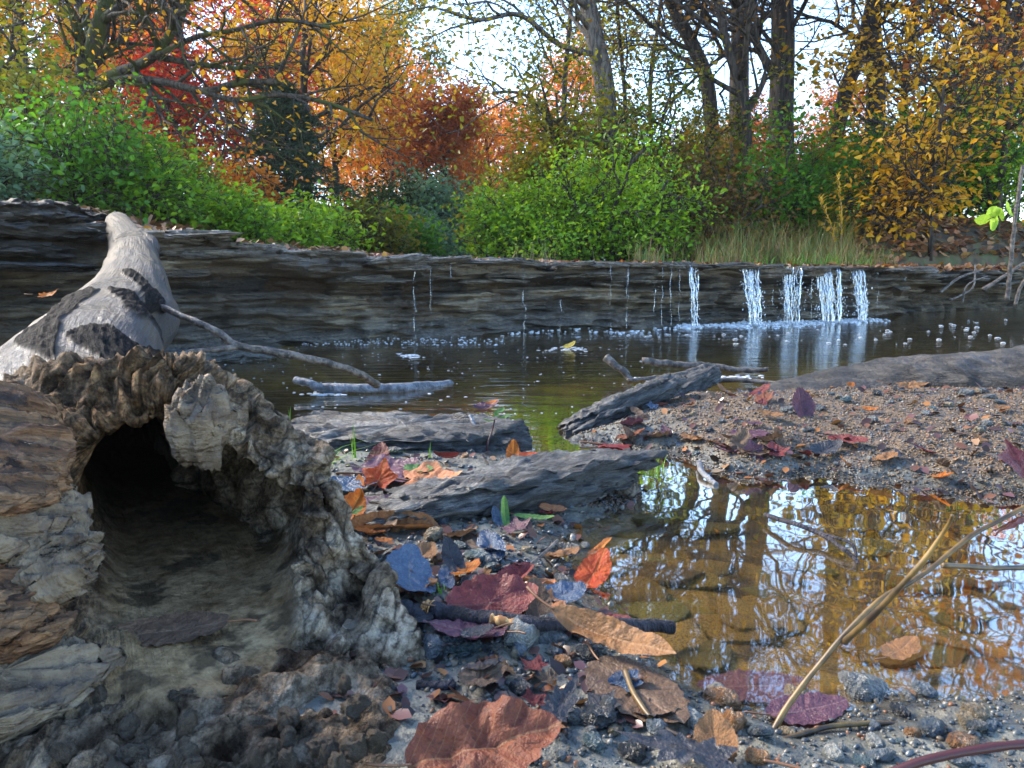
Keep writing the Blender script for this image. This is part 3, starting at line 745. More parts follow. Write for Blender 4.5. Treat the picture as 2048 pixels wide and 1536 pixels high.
tree('small maple with vivid red leaves on the left', 345, 10.5, 'red', 1.9, 3800, .085, .2, k=.55, r0=.04)
tree('big orange tree behind the red maple', 300, 14.0, 'orange', 3.9, 5500, .12, .26, r0=.09)
tree('straight dark trunk with orange crown left of the conifer', 405, 12.0, 'orange', 7.0, 3200, .11, .3, r0=.1, P=P_TALL)
tree('scarlet topped maple behind the straight dark trunk', 480, 16.0, 'red', 5.2, 5000, .13, .28, r0=.08)
tree('orange tree seen between the straight trunk and the leaning tree', 225, 17.0, 'orange', 5.2, 4500, .14, .34, r0=.09)
tree('yellow leaved tree reaching over the conifer', 610, 12.5, 'gold', 3.9, 5500, .11, .28, r0=.07)
tree('amber tree with thin crown behind the conifer', 560, 19.0, 'orange', 5.4, 5500, .15, .36, r0=.08)
tree('golden tree right of the conifer', 690, 19.0, 'gold', 6.4, 7500, .14, .34, r0=.08)
tree('orange tree above the left creek bank', 745, 23.0, 'orange', 5.6, 6500, .17, .4, r0=.09)
tree('tall tree with lime and gold top in the middle of the view', 845, 22.0, 'mixed', 7.2, 11000, .16, .32, k=.85, r0=.1, seed=901)
tree('bright rust orange tree in front of the lime topped tree', 880, 17.0, 'rust', 3.3, 8500, .12, .22, k=.68, r0=.07, seed=902)
tree('small orange tree left of the rust orange tree', 790, 20.0, 'orange', 3.8, 5500, .14, .32, r0=.06)
tree('orange tree at the end of the creek valley', 985, 24.0, 'orange', 4.6, 5500, .17, .38, r0=.07)
# conifer
def conifer(px, Y, h, label):
    rg = np.random.RandomState(77); x = at_y(px, HOR, Y)[0]; z = gz_at(x, Y) - .05
    out, tips = [(np.array([(0, 0, 0), (.02, 0, h * .5), (0, 0, h)]), np.array([.06, .04, .008]), 0)], []
    for k in range(95):
        t = .10 + .88 * (k / 95.) ; zz = h * t; a = k * 2.4 + rg.rand(); L = (1 - t) ** .75 * h * .46 * rg.uniform(.55, 1.15) + .08
        d = np.array([math.cos(a), math.sin(a), .15]); pts = [np.array([0, 0, zz])]
        for j in range(7):
            d = unit(d + rg.normal(size=3) * .08 + np.array([0, 0, -.06])); pts.append(pts[-1] + d * L / 7)
        pts = np.array(pts); out.append((pts, np.linspace(.016, .004, 8), 2)); tips.append(catmull(pts[2:], 3))
        for j in range(2, 8):
            for s_ in (-1, 1):
                dd = unit(np.array([-d[1] * s_, d[0] * s_, -.15]) + d * .8); q = np.array([pts[j], pts[j] + dd * L * .15, pts[j] + dd * L * .3 + np.array([0, 0, -.03])])
                out.append((q, np.array([.004, .003, .002]), 3)); tips.append(catmull(q, 3))
    root = empty('conifer', (x, Y, z)); tag(root, label, 'tree', 'trees behind the ledge')
    link('trunk', limbs_mesh('trunk', out), M_barkd, root)
    link('crown', leaves_mesh('crown', rg, tips, 26000, .075, .02, .5, .10, .35), M_F['needle'], root)
conifer(580, 9.0, 1.85, 'dark green conifer with drooping boughs left of centre')
# ---- bushes at the creek bend and right of it
bush('grey green willow bush in the misty creek bend', 880, 14.5, 'teal', 1.7, 7500, .085, .2, k=1.5)
bush('dark blue green shrub behind the leaning bare stem', 770, 14.0, 'dark', 1.5, 5200, .085, .2, k=1.2)
bush('pale teal bush at the very end of the creek', 940, 18.0, 'teal', 1.9, 6500, .10, .22, k=1.8)
bush('small teal shrub low in the creek bend', 845, 13.0, 'teal', .55, 4200, .07, .15)
bush('large bright green bush right of the creek opening', 1240, 7.0, 'lime', 1.25, 12000, .046, .10, k=1.15, stems=17, spread=.9, seed=321)
bush('lime bush spilling over the ledge left of the large bright green bush', 1090, 7.3, 'lime', .95, 11000, .045, .11, stems=13, spread=1.0)
bush('yellow green bush edging the creek opening on its right', 1050, 8.6, 'olive', 1.15, 9000, .058, .13, k=1.05)
bush('small green bush low at the creek mouth', 1010, 7.4, 'lime', .5, 5000, .05, .11)
bush('tall olive bush behind the large bright green bush', 1150, 9.0, 'olive', 2.5, 12000, .06, .16, k=1.4, stems=11)
bush('tall yellow flecked bush in the middle of the right bank', 1290, 9.6, 'mixed', 2.6, 12000, .06, .16, k=1.5, stems=11)
bush('dark olive thicket between the thick trunks', 1430, 9.0, 'olive', 2.0, 9000, .055, .16, k=1.2)
bush('brownish bare branched thicket above the dry grass', 1390, 7.6, 'brown', 1.1, 3600, .05, .14, k=1.1)
bush('shaded dark bush behind the brown thicket', 1480, 9.6, 'dark', 1.4, 7000, .065, .16, k=1.2)
bush('mid green bush left of the yellow weed', 1560, 8.2, 'green', 1.5, 8000, .055, .14, k=1.1)
bush('orange brown bush high on the right bank', 1600, 10.0, 'brown', 2.0, 7500, .07, .18, k=1.4)
bush('dark green thicket behind the yellow weed', 1690, 9.2, 'green', 1.3, 8000, .06, .15, k=1.2)
bush('yellow leaved bush right of the yellow weed', 1780, 7.4, 'gold', .9, 2000, .065, .14, k=1.0)
bush('bright green bush at the right edge of the view', 1985, 8.2, 'lime', 1.6, 5500, .055, .15, k=1.15)
bush('olive bush under the orange tree on the far right', 1900, 8.4, 'green', 1.5, 6500, .065, .16, k=1.2)
tree('slender sapling with hanging yellow leaves on the right bank', 1860, 7.1, 'gold', 1.9, 1300, .06, .10, k=.62, r0=.022, kind='sapling', lean=(-.05, 0))
tree('orange leaved young tree at the top right corner', 1985, 7.9, 'rust', 3.2, 1300, .085, .15, k=.7, r0=.035)
tree('gold and orange tree left of the top right corner', 1800, 8.8, 'gold', 3.2, 1700, .085, .18, k=.7, r0=.05)
tree('yellow tree behind the slender sapling', 1860, 9.8, 'gold', 2.4, 2300, .085, .24, k=.85, r0=.05)
# ---- tall trunks on the right
def tall(label, pts, r, leaf, n, size=.085, bark=None, **kw):
    px, py, Y = pts[0]
    return tree(label, px, Y, leaf, 1, n, size, .3, r0=r, P=dict(P_TALL, tap=.5, start=(.24, .15, .2), nch=(12, 8, 5), rad=(.032, .016, .006), **kw.pop('P', {})), bark=bark or M_barkd, kind='tall_tree', fixed=[(pts, r)] + kw.pop('more', []), **kw)
G = 'tall bare trunked trees on the right bank'
tall('tall grey trunk leaning left above the bright green bush', [(1225, 470, 9.2), (1212, 200, 9.2), (1190, 80, 9.2), (1168, -40, 9.3), (1150, -250, 9.4), (1140, -520, 9.5), (1130, -800, 9.6)], .13, 'olive', 6500, .065, M_barkg, group=G,
     more=[([(1195, 110, 9.2), (1120, 90, 8.9), (1040, 30, 8.6), (960, 40, 8.4), (890, 20, 8.2)], .035), ([(1205, 290, 9.2), (1120, 250, 8.9), (1050, 190, 8.7), (985, 185, 8.5)], .028), ([(1180, 20, 9.2), (1080, -60, 8.8), (980, -90, 8.6), (880, -60, 8.4)], .04)])
tall('leaning dark trunk second from the left of the tall ones', [(1430, 450, 10), (1418, 190, 10), (1385, 90, 10), (1345, 10, 10), (1310, -120, 10), (1290, -330, 10.1), (1270, -560, 10.2)],   .10, 'brown', 3600, .055, group=G)
tall('slim dark forked trunk in front of the thickest trunk', [(1500, 470, 8.6), (1492, 230, 8.6), (1462, 120, 8.6), (1440, 20, 8.6), (1425, -150, 8.6), (1440, -420, 8.6)], .055, 'brown', 2100, .055, group=G, more=[([(1492, 230, 8.6), (1530, 150, 8.6), (1512, 60, 8.6), (1500, -80, 8.6)], .035)])
tall('tall trunk with rough bark just left of the thickest trunk', [(1480, 450, 11), (1478, 190, 11), (1480, 60, 11), (1478, -120, 11), (1470, -400, 11), (1462, -700, 11)], .15, 'brown', 3600, .0555, group=G)
tall('thickest dark trunk standing straight on the right bank', [(1570, 460, 10), (1562, 260, 10), (1566, 80, 10), (1562, -80, 10), (1560, -350, 10), (1568, -620, 10), (1565, -850, 10)], .17, 'brown', 2200, .06, group=G, more=[([(1548, 150, 10), (1515, 90, 9.9), (1490, 20, 9.8), (1478, -60, 9.8)], .06)])
tall('slanting trunk right of the thickest trunk', [(1640, 430, 10.5), (1690, 190, 10.5), (1725, 90, 10.5), (1755, -60, 10.5), (1790, -330, 10.5), (1810, -560, 10.5)], .11, 'mixed', 1800, .065, group=G)
tall('tall trunk among orange leaves near the right edge', [(1745, 430, 9.6), (1752, 160, 9.6), (1745, 40, 9.6), (1760, -120, 9.6), (1775, -420, 9.6), (1770, -700, 9.6)], .12, 'orange', 1400, .07, group=G)
tall('thin straight pole trunk beside the grey leaning trunk', [(1262, 460, 11), (1250, 200, 11), (1236, 40, 11), (1228, -150, 11), (1225, -420, 11)], .035, 'olive', 2200, .07, group=G)
tall('thin trunk rising from the olive thicket', [(1310, 430, 12), (1300, 180, 12), (1320, 20, 12), (1330, -160, 12), (1325, -380, 12)], .04, 'olive', 2400, .08, group=G)
tall('dim trunk at the right edge behind the orange leaves', [(1985, 430, 9), (1990, 120, 9), (2010, 0, 9), (2020, -200, 9), (2025, -500, 9)], .09, 'mixed', 1400, .075, group=G)
tall('far slim trunk left of the tall grey leaning trunk', [(1130, 440, 15), (1128, 200, 15), (1140, 40, 15), (1150, -100, 15), (1150, -250, 15)], .06, 'dark', 3200, .11, group=G)
# ---- woods further back: copies of five kinds
kinds = [('orange', 'orange', 6.0), ('gold', 'yellow', 6.5), ('mixed', 'yellow green', 6.5), ('rust', 'russet', 5.5), ('olive', 'olive', 6.0)]
src = []
WG = 'distant trees of the autumn wood'
spots = [(60, 22), (350, 30), (610, 26), (690, 34), (760, 38), (840, 44), (905, 36), (960, 48), (1020, 40), (1070, 30), (1120, 24), (1190, 20), (1260, 26), (1330, 20), (1400, 18), (1460, 24), (1520, 17), (1600, 20), (1660, 16), (1730, 24), (1870, 26), (2020, 24), (-60, 17), (-160, 13), (1000, 62), (930, 75), (880, 60)]
where = ['far left', 'left', 'behind the conifer', 'end of the creek valley', 'behind the bright green bush', 'behind the thick trunks', 'far right']
rgc = np.random.RandomState(4)
for i, (px, Y) in enumerate(spots):
    k = rgc.randint(5)
    if 1150 < px < 1700: k = [0, 3, 4][rgc.randint(3)]
    leaf, nm, h = kinds[k]
    zone = 'at the left end of the wood' if px < 200 else 'behind the leaning dark tree' if px < 480 else 'behind the conifer and the golden tree' if px < 720 else 'where the creek valley closes' if px < 1050 else 'behind the large bright green bush' if px < 1350 else 'behind the tall bare trunks' if px < 1700 else 'behind the saplings of the right bank'
    lab = f'distant {nm} tree in the hazy wood {zone}'
    got = [s for s in src if s[0] == k]
    sc = (.75 + .4 * rgc.rand()) * (.62 if 1150 < px < 1750 else 1)
    if not got:
        o = tree(lab, px, Y, leaf, h, 7000, .16, .36, r0=.09, group=WG); o.scale = (sc,) * 3
        src.append((k, o))
    else:
        copy_plant(got[0][1], lab, px, Y, sc, rgc.rand() * 6.28)
# broken shale slabs jutting from the lip and lying on it
rgl = np.random.RandomState(21)
SLB = []
for i in range(7):
    P, _, Q = stone(1, .55, [.10, .14, .08][i % 3], 400 + i, (64, 22), .22, .75, .2, 5, 2.2, .03); SLB.append(mesh('shale_slab', P, None, Q))
N = NT('lip_shale'); p = N.pos()
a1 = N.noise(N.map(p, (4, 4, 40)), 1, 5, .65); a2 = N.noise(p, 60, 4, .7)
cc = N.ramp(a1, [(.15, (.03, .028, .026)), (.5, (.11, .098, .08)), (.85, (.2, .175, .14))])
cc = N.mix(.6, cc, N.ramp(a2, [(.2, .3), (.5, .9), (.8, 1.3)]), 'MULTIPLY')
M_lipsh = N.done(N.bsdf(cc, .4, N.bump(N.math('ADD', a1, N.math('MULTIPLY', a2, .3)), .012, 1), .5))
def lipzone(x): return 'near the log tip' if x < -.9 else 'left of the middle of the ledge' if x < .2 else 'left of the waterfalls' if x < 1.3 else 'around the waterfalls' if x < 2.8 else 'at the right end of the ledge'
for i in range(64):
    x = rgl.uniform(-1.9, 4.6); low = rgl.rand() < .45; L = rgl.uniform(.07, .22)
    low = low and not 1.0 < x < 3.0; y = lip_y(x); dz = rgl.uniform(.02, .13) if low else -.012
    off = rgl.uniform(-.11, -.02) if not low else rgl.uniform(-.05, .03)
    an = math.atan2(np.interp(x + .1, lpx, lpy) - np.interp(x - .1, lpx, lpy), .2) + rgl.normal() * .15
    o = link('shale_slab', SLB[rgl.randint(7)], M_lipsh, None, (x - math.sin(an) * -off * 0, y + off, lip_z(x) - dz), (rgl.normal() * .05, rgl.normal() * .05, an)); o.scale = (L, L * rgl.uniform(.6, 1.2), L * rgl.uniform(.5, 1.1))
    tag(o, ('dark shale slab jutting below the lip ' if low else 'thin shale slab lying on the lip ') + lipzone(x), 'slab', 'shale slabs breaking from the lip ' + lipzone(x))
# ============================================================ stones and slabs
M_shale = m_rock('grey_shale', (.035, .036, .038), (.11, .11, .106), (.2, .2, .188), 60, .45, 2.2)
M_shaled = m_rock('dark_shale', (.03, .03, .03), (.085, .08, .07), (.17, .155, .13), 60, .45, 2.0)
M_slabtop = m_rock('silty_shale', (.018, .017, .016), (.05, .045, .038), (.11, .095, .078), 50, .5, 1.2)
M_pale = m_rock('pale_silt_stone', (.08, .08, .074), (.13, .13, .12), (.2, .2, .18), 20, .6, 1.5)
def place(name, me, mat, p, rot, label=None, cat=None, group=None):
    o = link(name, me, mat, None, p, rot); tag(o, label, cat, group); return o
def slab(name, pts0, pts1, wd, thk, seed, mat, label, cat='stone', roll=0, group=None, layers=6, n=(110, 46), rough=.10, flat=.25, zoff=0, sq=.7):
    """long stone from point a to point b (world)"""
    a = np.array(pts0); e = np.array(pts1); L = np.linalg.norm(e - a)
    P, _, Q = stone(L / 2, wd / 2, thk / 2, seed, n, flat, sq, rough, layers, 2.6, .05)
    o = link(name, mesh(name, P, None, Q), mat)
    X = Vector(e - a).normalized(); Y_ = Vector((0, 0, 1)).cross(X).normalized(); Z_ = X.cross(Y_)
    o.matrix_world = Matrix.Translation(Vector((a + e) / 2) + Vector((0, 0, zoff))) @ Matrix((X, Y_, Z_)).transposed().to_4x4() @ Matrix.Rotation(math.radians(roll), 4, 'X')
    tag(o, label, cat, group); return o
slab('flat_stone', at_z(560, 880, .02), at_z(1035, 880, .012), .24, .075, 11, M_shale, 'wide flat grey stone lying between the log mouth and the pool', roll=4)
slab('layered_stone', at_z(735, 1035, .012), at_z(1262, 925, .04), .22, .065, 17, M_shale, 'long layered grey stone lying diagonally at the head of the puddle', roll=-10, layers=9, rough=.13, flat=.35)
slab('tilted_stone', at_z(1125, 872, -.01), at_y(1345, 765, 2.15), .13, .06, 23, M_shale, 'narrow tilted grey slab rising from the channel on the left tip of the gravel bar', roll=-22, layers=7)
slab('tilted_stone', at_z(1285, 815, .0), at_y(1425, 745, 2.45), .12, .05, 26, M_shale, 'shorter tilted slab leaning behind the narrow tilted grey slab', roll=-15, layers=6)
# long low rock behind the gravel bar
def ridge_rock():
    pts = [at_y(1440, 800, 2.15), at_y(1560, 775, 2.25), at_y(1660, 748, 2.3), at_y(1760, 735, 2.3), at_y(1860, 720, 2.25), at_y(1960, 712, 2.2), at_y(2060, 700, 2.15), at_y(2250, 690, 2.1), at_y(2450, 740, 2.05)]
    top = catmull(np.array(pts), 34); nt_ = 40
    rows__ = []
    hgt = sstep(0, 60, np.arange(len(top)))
    for k in range(nt_ + 1):
        a = -np.pi * .62 + (np.pi * 1.24) * k / nt_
        x = top.copy()
        w_ = .05 + .10 * hgt
        x[:, 1] += np.sin(a) * w_ * 1.2
        x[:, 2] += (np.sign(np.cos(a)) * np.abs(np.cos(a)) ** .6 - 1) * (.03 + .06 * hgt)
        rows__.append(x)
    V = np.concatenate(rows__); Q = grid_faces(nt_ + 1, len(top))
    nn = vnormals(V, Q)
    q = V * np.array([7, 7, 26]); V = V + nn * (.020 * fbm(V * 4.3 + 3, 5, 5) + .014 * (.5 - np.abs(fbm(q * .9, 5, 7))))[:, None]
    return mesh('long_rock', V, None, Q[:, ::-1])
tag(link('long_rock', ridge_rock(), M_slabtop), 'long dark rock ridge between the gravel bar and the pool', 'rock')
# slabs stacked on the ledge at the left
for i, (px0, py0, px1, py1, Y, th, wd, lab) in enumerate([
    (-260, 420, 145, 432, 2.85, .075, .55, 'topmost thick slab in the layered stack on the left edge'),
    (-260, 452, 170, 470, 2.8, .05, .5, 'thin slab below the topmost one in the left stack'),
    (-260, 486, 130, 505, 2.72, .05, .45, 'crumbling slab halfway down the left stack'),
    (-200, 528, 165, 535, 2.66, .03, .4, 'lowest projecting slab of the left stack')]):
    slab('ledge_slab', at_y(px0, py0, Y - .1), at_y(px1, py1, Y + .25), wd, th, 40 + i, M_slabtop, lab, 'slab', layers=6, group='slabs stacked at the left end of the ledge', rough=.14, n=(140, 40))
slab('ledge_slab', at_y(60, 425, 3.3), at_y(205, 452, 3.5), .4, .07, 47, M_slabtop, 'rough earthy slab just left of the log tip', 'slab', layers=5, rough=.2, group='slabs stacked at the left end of the ledge')
slab('silt_slab', at_z(345, 716, .015), at_z(565, 708, .012), .26, .055, 51, M_pale, 'pale flat slab at the foot of the ledge beside the log', 'slab', layers=3, rough=.12)
slab('silt_slab', at_z(200, 724, .02), at_z(400, 718, .02), .28, .07, 52, M_pale, 'pale flat slab at the foot of the ledge partly behind the log', 'slab', layers=3, rough=.12)
slab('round_stone', at_z(1215, 985, .0), at_z(1280, 985, -.005), .07, .05, 53, m_rock('brown_stone', (.1, .075, .05), (.2, .15, .1), (.28, .22, .15), 10, .4, 2), 'smooth brown stone half in the puddle by the long layered stone', layers=0, flat=.8, sq=1, rough=.08, n=(40, 24))
# thin shale plates lying on the puddle floor
N = NT('amber_plate'); p = N.coord()
oi = N.n('ObjectInfo').outputs['Random']
c0 = N.ramp(oi, [(0, (.11, .06, .01)), (.3, (.24, .14, .02)), (.55, (.33, .2, .03)), (.75, (.2, .175, .03)), (1, (.13, .10, .025))])
c0 = N.mix(N.rng(N.noise(p, 30, 5, .65), .42, .7, 0, .8), c0, (.06, .035, .01))
M_plate = N.done(N.bsdf(c0, .6, N.bump(N.noise(p, 60, 4), .004, 1), .3))
rg = np.random.RandomState(3)
def plate_mesh(seed):
    r = np.random.RandomState(seed); k = r.randint(5, 8); an = np.sort(r.rand(k) * 6.28 + 0); an = np.linspace(0, 6.28, k, endpoint=False) + r.uniform(-.35, .35, k)
    rad = r.uniform(.7, 1.15, k); P = np.stack([rad * np.cos(an), rad * np.sin(an) * .62], -1)
    Q = []
    for i in range(k):
        a, b = P[i], P[(i + 1) % k]
        for t in np.arange(7) / 7: Q.append(a + (b - a) * t + r.normal(size=2) * .018)
    Q = np.array(Q); m_ = len(Q)
    V = np.concatenate([np.c_[Q * .97, np.full(m_, .05)], np.c_[Q, np.full(m_, .03)], np.c_[Q, np.full(m_, -.08)], [[0, 0, .055]]])
    i = np.arange(m_); j = (i + 1) % m_
    T = np.stack([i, j, np.full(m_, 3 * m_)], 1)
    q = np.concatenate([np.stack([i + m_, j + m_, j, i], 1), np.stack([i + 2 * m_, j + 2 * m_, j + m_, i + m_], 1)])
    return mesh('submerged_plate', V, T, q, False)
PL = [plate_mesh(s) for s in range(6)]
cnt = 0
where_ = lambda px, py: ('at the puddle head' if py < 1010 else 'in the middle of the puddle' if py < 1180 else 'near the muddy lip of the puddle') + (' on the left' if px < 1450 else ' on the right' if px > 1780 else '')
for i in range(70):
    py = rg.uniform(945, 1330); px = rg.uniform(1150, 2080)
    q = at_z(px, py, -.025); x, y = q[0], q[1]; z = gz_at(x, y)
    if z > -.012: continue
    s = rg.uniform(.025, .075)
    o = link('submerged_plate', PL[rg.randint(6)], M_plate, None, (x, y, min(z + rg.uniform(.002, .010), -.010)), (rg.normal() * .06, rg.normal() * .06, rg.rand() * 6.28)); o.scale = (s, s, s * .7)
    tag(o, 'thin shale plate under water ' + where_(px, py), 'stone', 'shale plates on the puddle floor'); cnt += 1

# ============================================================ pebbles
N = NT('pebble'); p = N.coord()
c0 = N.n('ObjectInfo').outputs['Color']
n_ = N.noise(p, 2.2, 4, .6)
c0 = N.mix(N.rng(n_, .4, .7, 0, .6), c0, N.mix(1.0, c0, (.45, .45, .45), 'MULTIPLY'))
M_peb = N.done(N.bsdf(c0, .32, N.bump(n_, .15, .6), .5))
PEB = []
for s_ in range(9):
    P, T, Q = stone(1, [.7, .8, .6][s_ % 3], [.5, .35, .6][s_ // 3], 60 + s_, (18, 11), .75, .85, .16, 0, 1.5, .03)
    PEB.append(mesh('pebble', P, T, Q))
PC = [('blue grey', (.105, .13, .15)), ('slate grey', (.13, .14, .14)), ('dark charcoal', (.04, .045, .05)), ('tan', (.26, .2, .12)), ('orange brown', (.30, .14, .05)), ('pale grey', (.28, .28, .25)), ('teal grey', (.075, .115, .125))]
def pebble(px, py, s, ci, label=None, mi=None, sink=.25):
    q = at_z(px, py, .02); x, y = q[0], q[1]; z = gz_at(x, y)
    for _ in range(2):
        q = at_z(px, py, z); x, y = q[0], q[1]; z = gz_at(x, y)
    m_ = PEB[rg.randint(9) if mi is None else mi]
    o = link('pebble', m_, M_peb, None, (x, y, z + s * .5 * (.5 - sink)), (rg.normal() * .25, rg.normal() * .25, rg.rand() * 6.28)); o.scale = (s * .5,) * 3
    c = PC[ci][1]; k = rg.uniform(.5, 1.0); o.color = (c[0] * k, c[1] * k, c[2] * k, 1)
    return o
named = [(955, 1118, .040, 6, 'teal grey angular stone in the small heap right of the wet blue leaf'), (985, 1140, .030, 6, 'smaller teal stone touching the teal grey angular stone'), (935, 1165, .032, 6, 'teal stone at the lower left of the small heap'),
         (1010, 1175, .03, 0, 'blue grey stone beside the folded reddish leaf'), (870, 1075, .035, 3, 'tan pebble above the small teal heap'), (790, 1062, .02, 4, 'orange brown pebble by the rolled brown leaf'),
         (885, 1045, .028, 0, 'blue grey pebble below the long layered stone'), (1140, 1110, .035, 2, 'dark rounded stone at the left edge of the puddle'), (1165, 1095, .03, 1, 'slate stone in the water beside the dark rounded stone'),
         (1040, 1280, .05, 5, 'pale grey stone just under the dark stick'), (1100, 1270, .05, 1, 'rounded slate stone under the middle of the dark stick'), (1180, 1310, .035, 2, 'dark stone beneath the curled tan leaf'), (1115, 1305, .02, 0, 'small blue grey stone below the dark stick'),
         (870, 1305, .045, 0, 'blue grey stone at the log foot left of the stick'), (920, 1300, .045, 6, 'teal stone at the log foot below the maroon leaves'), (1380, 1446, .028, 5, 'white oval pebble near the dark blue leaf'), (1440, 1400, .035, 4, 'orange brown stone at the near lip of the puddle'),
         (1465, 1450, .03, 4, 'orange pebble right of the white oval pebble'), (1195, 1445, .035, 2, 'black stone on the mud above the dark blue leaf'), (1150, 1440, .03, 1, 'grey stone on the mud left of the black stone'), (1275, 1500, .02, 4, 'reddish pebble right of the big russet leaf'), (1600, 1400, .05, 3, 'tan stone half in water at the near right of the puddle'),
         (1730, 1385, .05, 1, 'slate stone on the near right shore'), (865, 1010, .03, 1, 'slate pebble resting against the long layered stone'), (790, 905, .04, 2, 'dark stone beside the deep red leaf'), (970, 1010, .045, 2, 'dark pointed stone below the long layered stone')]
for px, py, s, ci, lab in named: tag(pebble(px, py, s, ci), lab, 'pebble', 'pebbles on the shore')
zones = [('on the wet mud between the log and the puddle', 110, (690, 1130), (980, 1330), .010, .034), ('along the near shore below the puddle', 55, (900, 2000), (1380, 1530), .008, .03), ('around the flat grey stone', 22, (660, 1030), (880, 965), .012, .03),
         ('on the gravel bar', 60, (1180, 2040), (790, 950), .012, .034), ('lining the foot of the long rock ridge', 22, (1650, 2020), (772, 810), .02, .045)]
for zn, n_p, (x0, x1), (y0, y1), s0, s1 in zones:
    for _ in range(n_p):
        px, py = rg.uniform(x0, x1), rg.uniform(y0, y1)
        if px < 640 + .42 * (py - 880): continue
        ci = rg.choice(7, p=[.22, .22, .14, .14, .1, .08, .1])
        o = pebble(px, py, s0 + (s1 - s0) * rg.rand() ** 1.8, ci)
        if o.location.z < -.012: bpy.data.objects.remove(o); continue
        tag(o, f'{PC[ci][0]} pebble lying {zn}', 'pebble', f'{PC[ci][0]} pebbles {zn}')
# fine gravel: thousands of grains
def gravel(name, n, sampler, smin, smax, mat, label):
    base, _, Q = stone(1, .8, .6, 90, (7, 5), .8, .9, .15, 0, 1.5, .03)
    bt = base; nb_ = len(bt)
    xy = sampler(n); z = ground_h(xy[:, 0], xy[:, 1]); ok = z > -.012; xy, z = xy[ok], z[ok]; n = len(xy)
    s = smin + (smax - smin) * rg.rand(n) ** 2.2; a = rg.rand(n) * 6.28; tl = rg.normal(size=(n, 2)) * .3
    V = bt[None] * (1 + .5 * (rg.rand(n, 1, 3) - .5))
    ca, sa = np.cos(a)[:, None], np.sin(a)[:, None]
    x = V[..., 0] * ca - V[..., 1] * sa; y = V[..., 0] * sa + V[..., 1] * ca; zz = V[..., 2] + tl[:, :1] * x + tl[:, 1:] * y
    V = np.stack([x, y, zz], -1) * s[:, None, None] * .5 + np.c_[xy, z + s * .1][:, None]
    F_ = (Q[None] + (np.arange(n) * nb_)[:, None, None]).reshape(-1, 4)
    me = mesh(name, V.reshape(-1, 3), None, F_, True, {'rnd': np.repeat(rg.rand(n), nb_)})
    tag(link(name, me, mat), label, None, None, 'stuff')
N = NT('gravel_tan'); c0 = N.ramp(N.attr('rnd'), [(0, (.12, .072, .032)), (.28, (.17, .105, .05)), (.46, (.08, .05, .026)), (.66, (.05, .048, .05)), (.8, (.07, .08, .09)), (.9, (.19, .08, .035)), (.95, (.25, .22, .18))], 'CONSTANT')
c0 = N.mix(1.0, c0, N.ramp(N.rng(N.n('SeparateXYZ', {0: N.pos()}).outputs[2], .006, .02), [(0, .4), (1, 1.0)]), 'MULTIPLY')
M_gt = N.done(N.bsdf(c0, .5, None, .5))
N = NT('gravel_grey'); c0 = N.ramp(N.attr('rnd'), [(0, (.06, .065, .065)), (.25, (.03, .033, .036)), (.45, (.09, .085, .07)), (.62, (.045, .06, .072)), (.78, (.12, .09, .055)), (.88, (.17, .07, .03)), (.94, (.18, .17, .15))], 'CONSTANT')
M_gg = N.done(N.bsdf(c0, .38, None, .5))
def samp(poly, yr):
    def f(n):
        x0, x1 = poly[0]; out = []
        py = rg.uniform(yr[0], yr[1], n); px = rg.uniform(x0, x1, n)
        d = np.array([at_z(a, b, .03)[:2] for a, b in zip(px, py)]); return d
    return f
gravel('gravel', 30000, samp([(1150, 2200)], (765, 990)), .002, .0085, M_gt, 'coarse tan gravel heaped on the bar')
gravel('gravel', 3000, samp([(640, 1300)], (870, 1330)), .0025, .012, M_gg, 'grey gravel scattered over the wet mud')
gravel('gravel', 1800, samp([(840, 2100)], (1330, 1560)), .002, .008, M_gg, 'fine grit on the near muddy shore')
# ============================================================ fallen leaves
def leaf_outline(kind, r):
    if kind == 'maple':
        key = [(-180, .12), (-150, .30), (-128, .62), (-112, .50), (-88, .58), (-66, .90), (-50, .66), (-34, .62), (-16, .72), (0, 1.0)]
        pts = key + [(-a, q) for a, q in key[-2::-1]][:-1]
        an = np.radians([a for a, _ in pts]); ra = np.array([q for _, q in pts]) * r.uniform(.92, 1.08, len(pts))
    elif kind == 'oak':
        an = np.radians(np.linspace(-180, 180, 22, endpoint=False)); ra = np.where(np.arange(22) % 2, .62, .42) * (1 - .0 * an); ra[11] = 1.0
        ra *= np.clip(.55 + .6 * np.cos(an) ** 2, 0, 1.1)
    else:
        an = np.radians(np.linspace(-180, 180, 36, endpoint=False))
        wd_ = {'oval': .52, 'narrow': .24, 'broad': .66}[kind]
        ra = wd_ / np.sqrt((np.cos(an) * wd_) ** 2 + np.sin(an) ** 2)
        ra *= 1 + .045 * (np.arange(36) % 2) * 1.6
        ra = np.where(np.abs(an) < .3, ra * (1 + .18 * (1 - np.abs(an) / .3)), ra)
    return an, ra
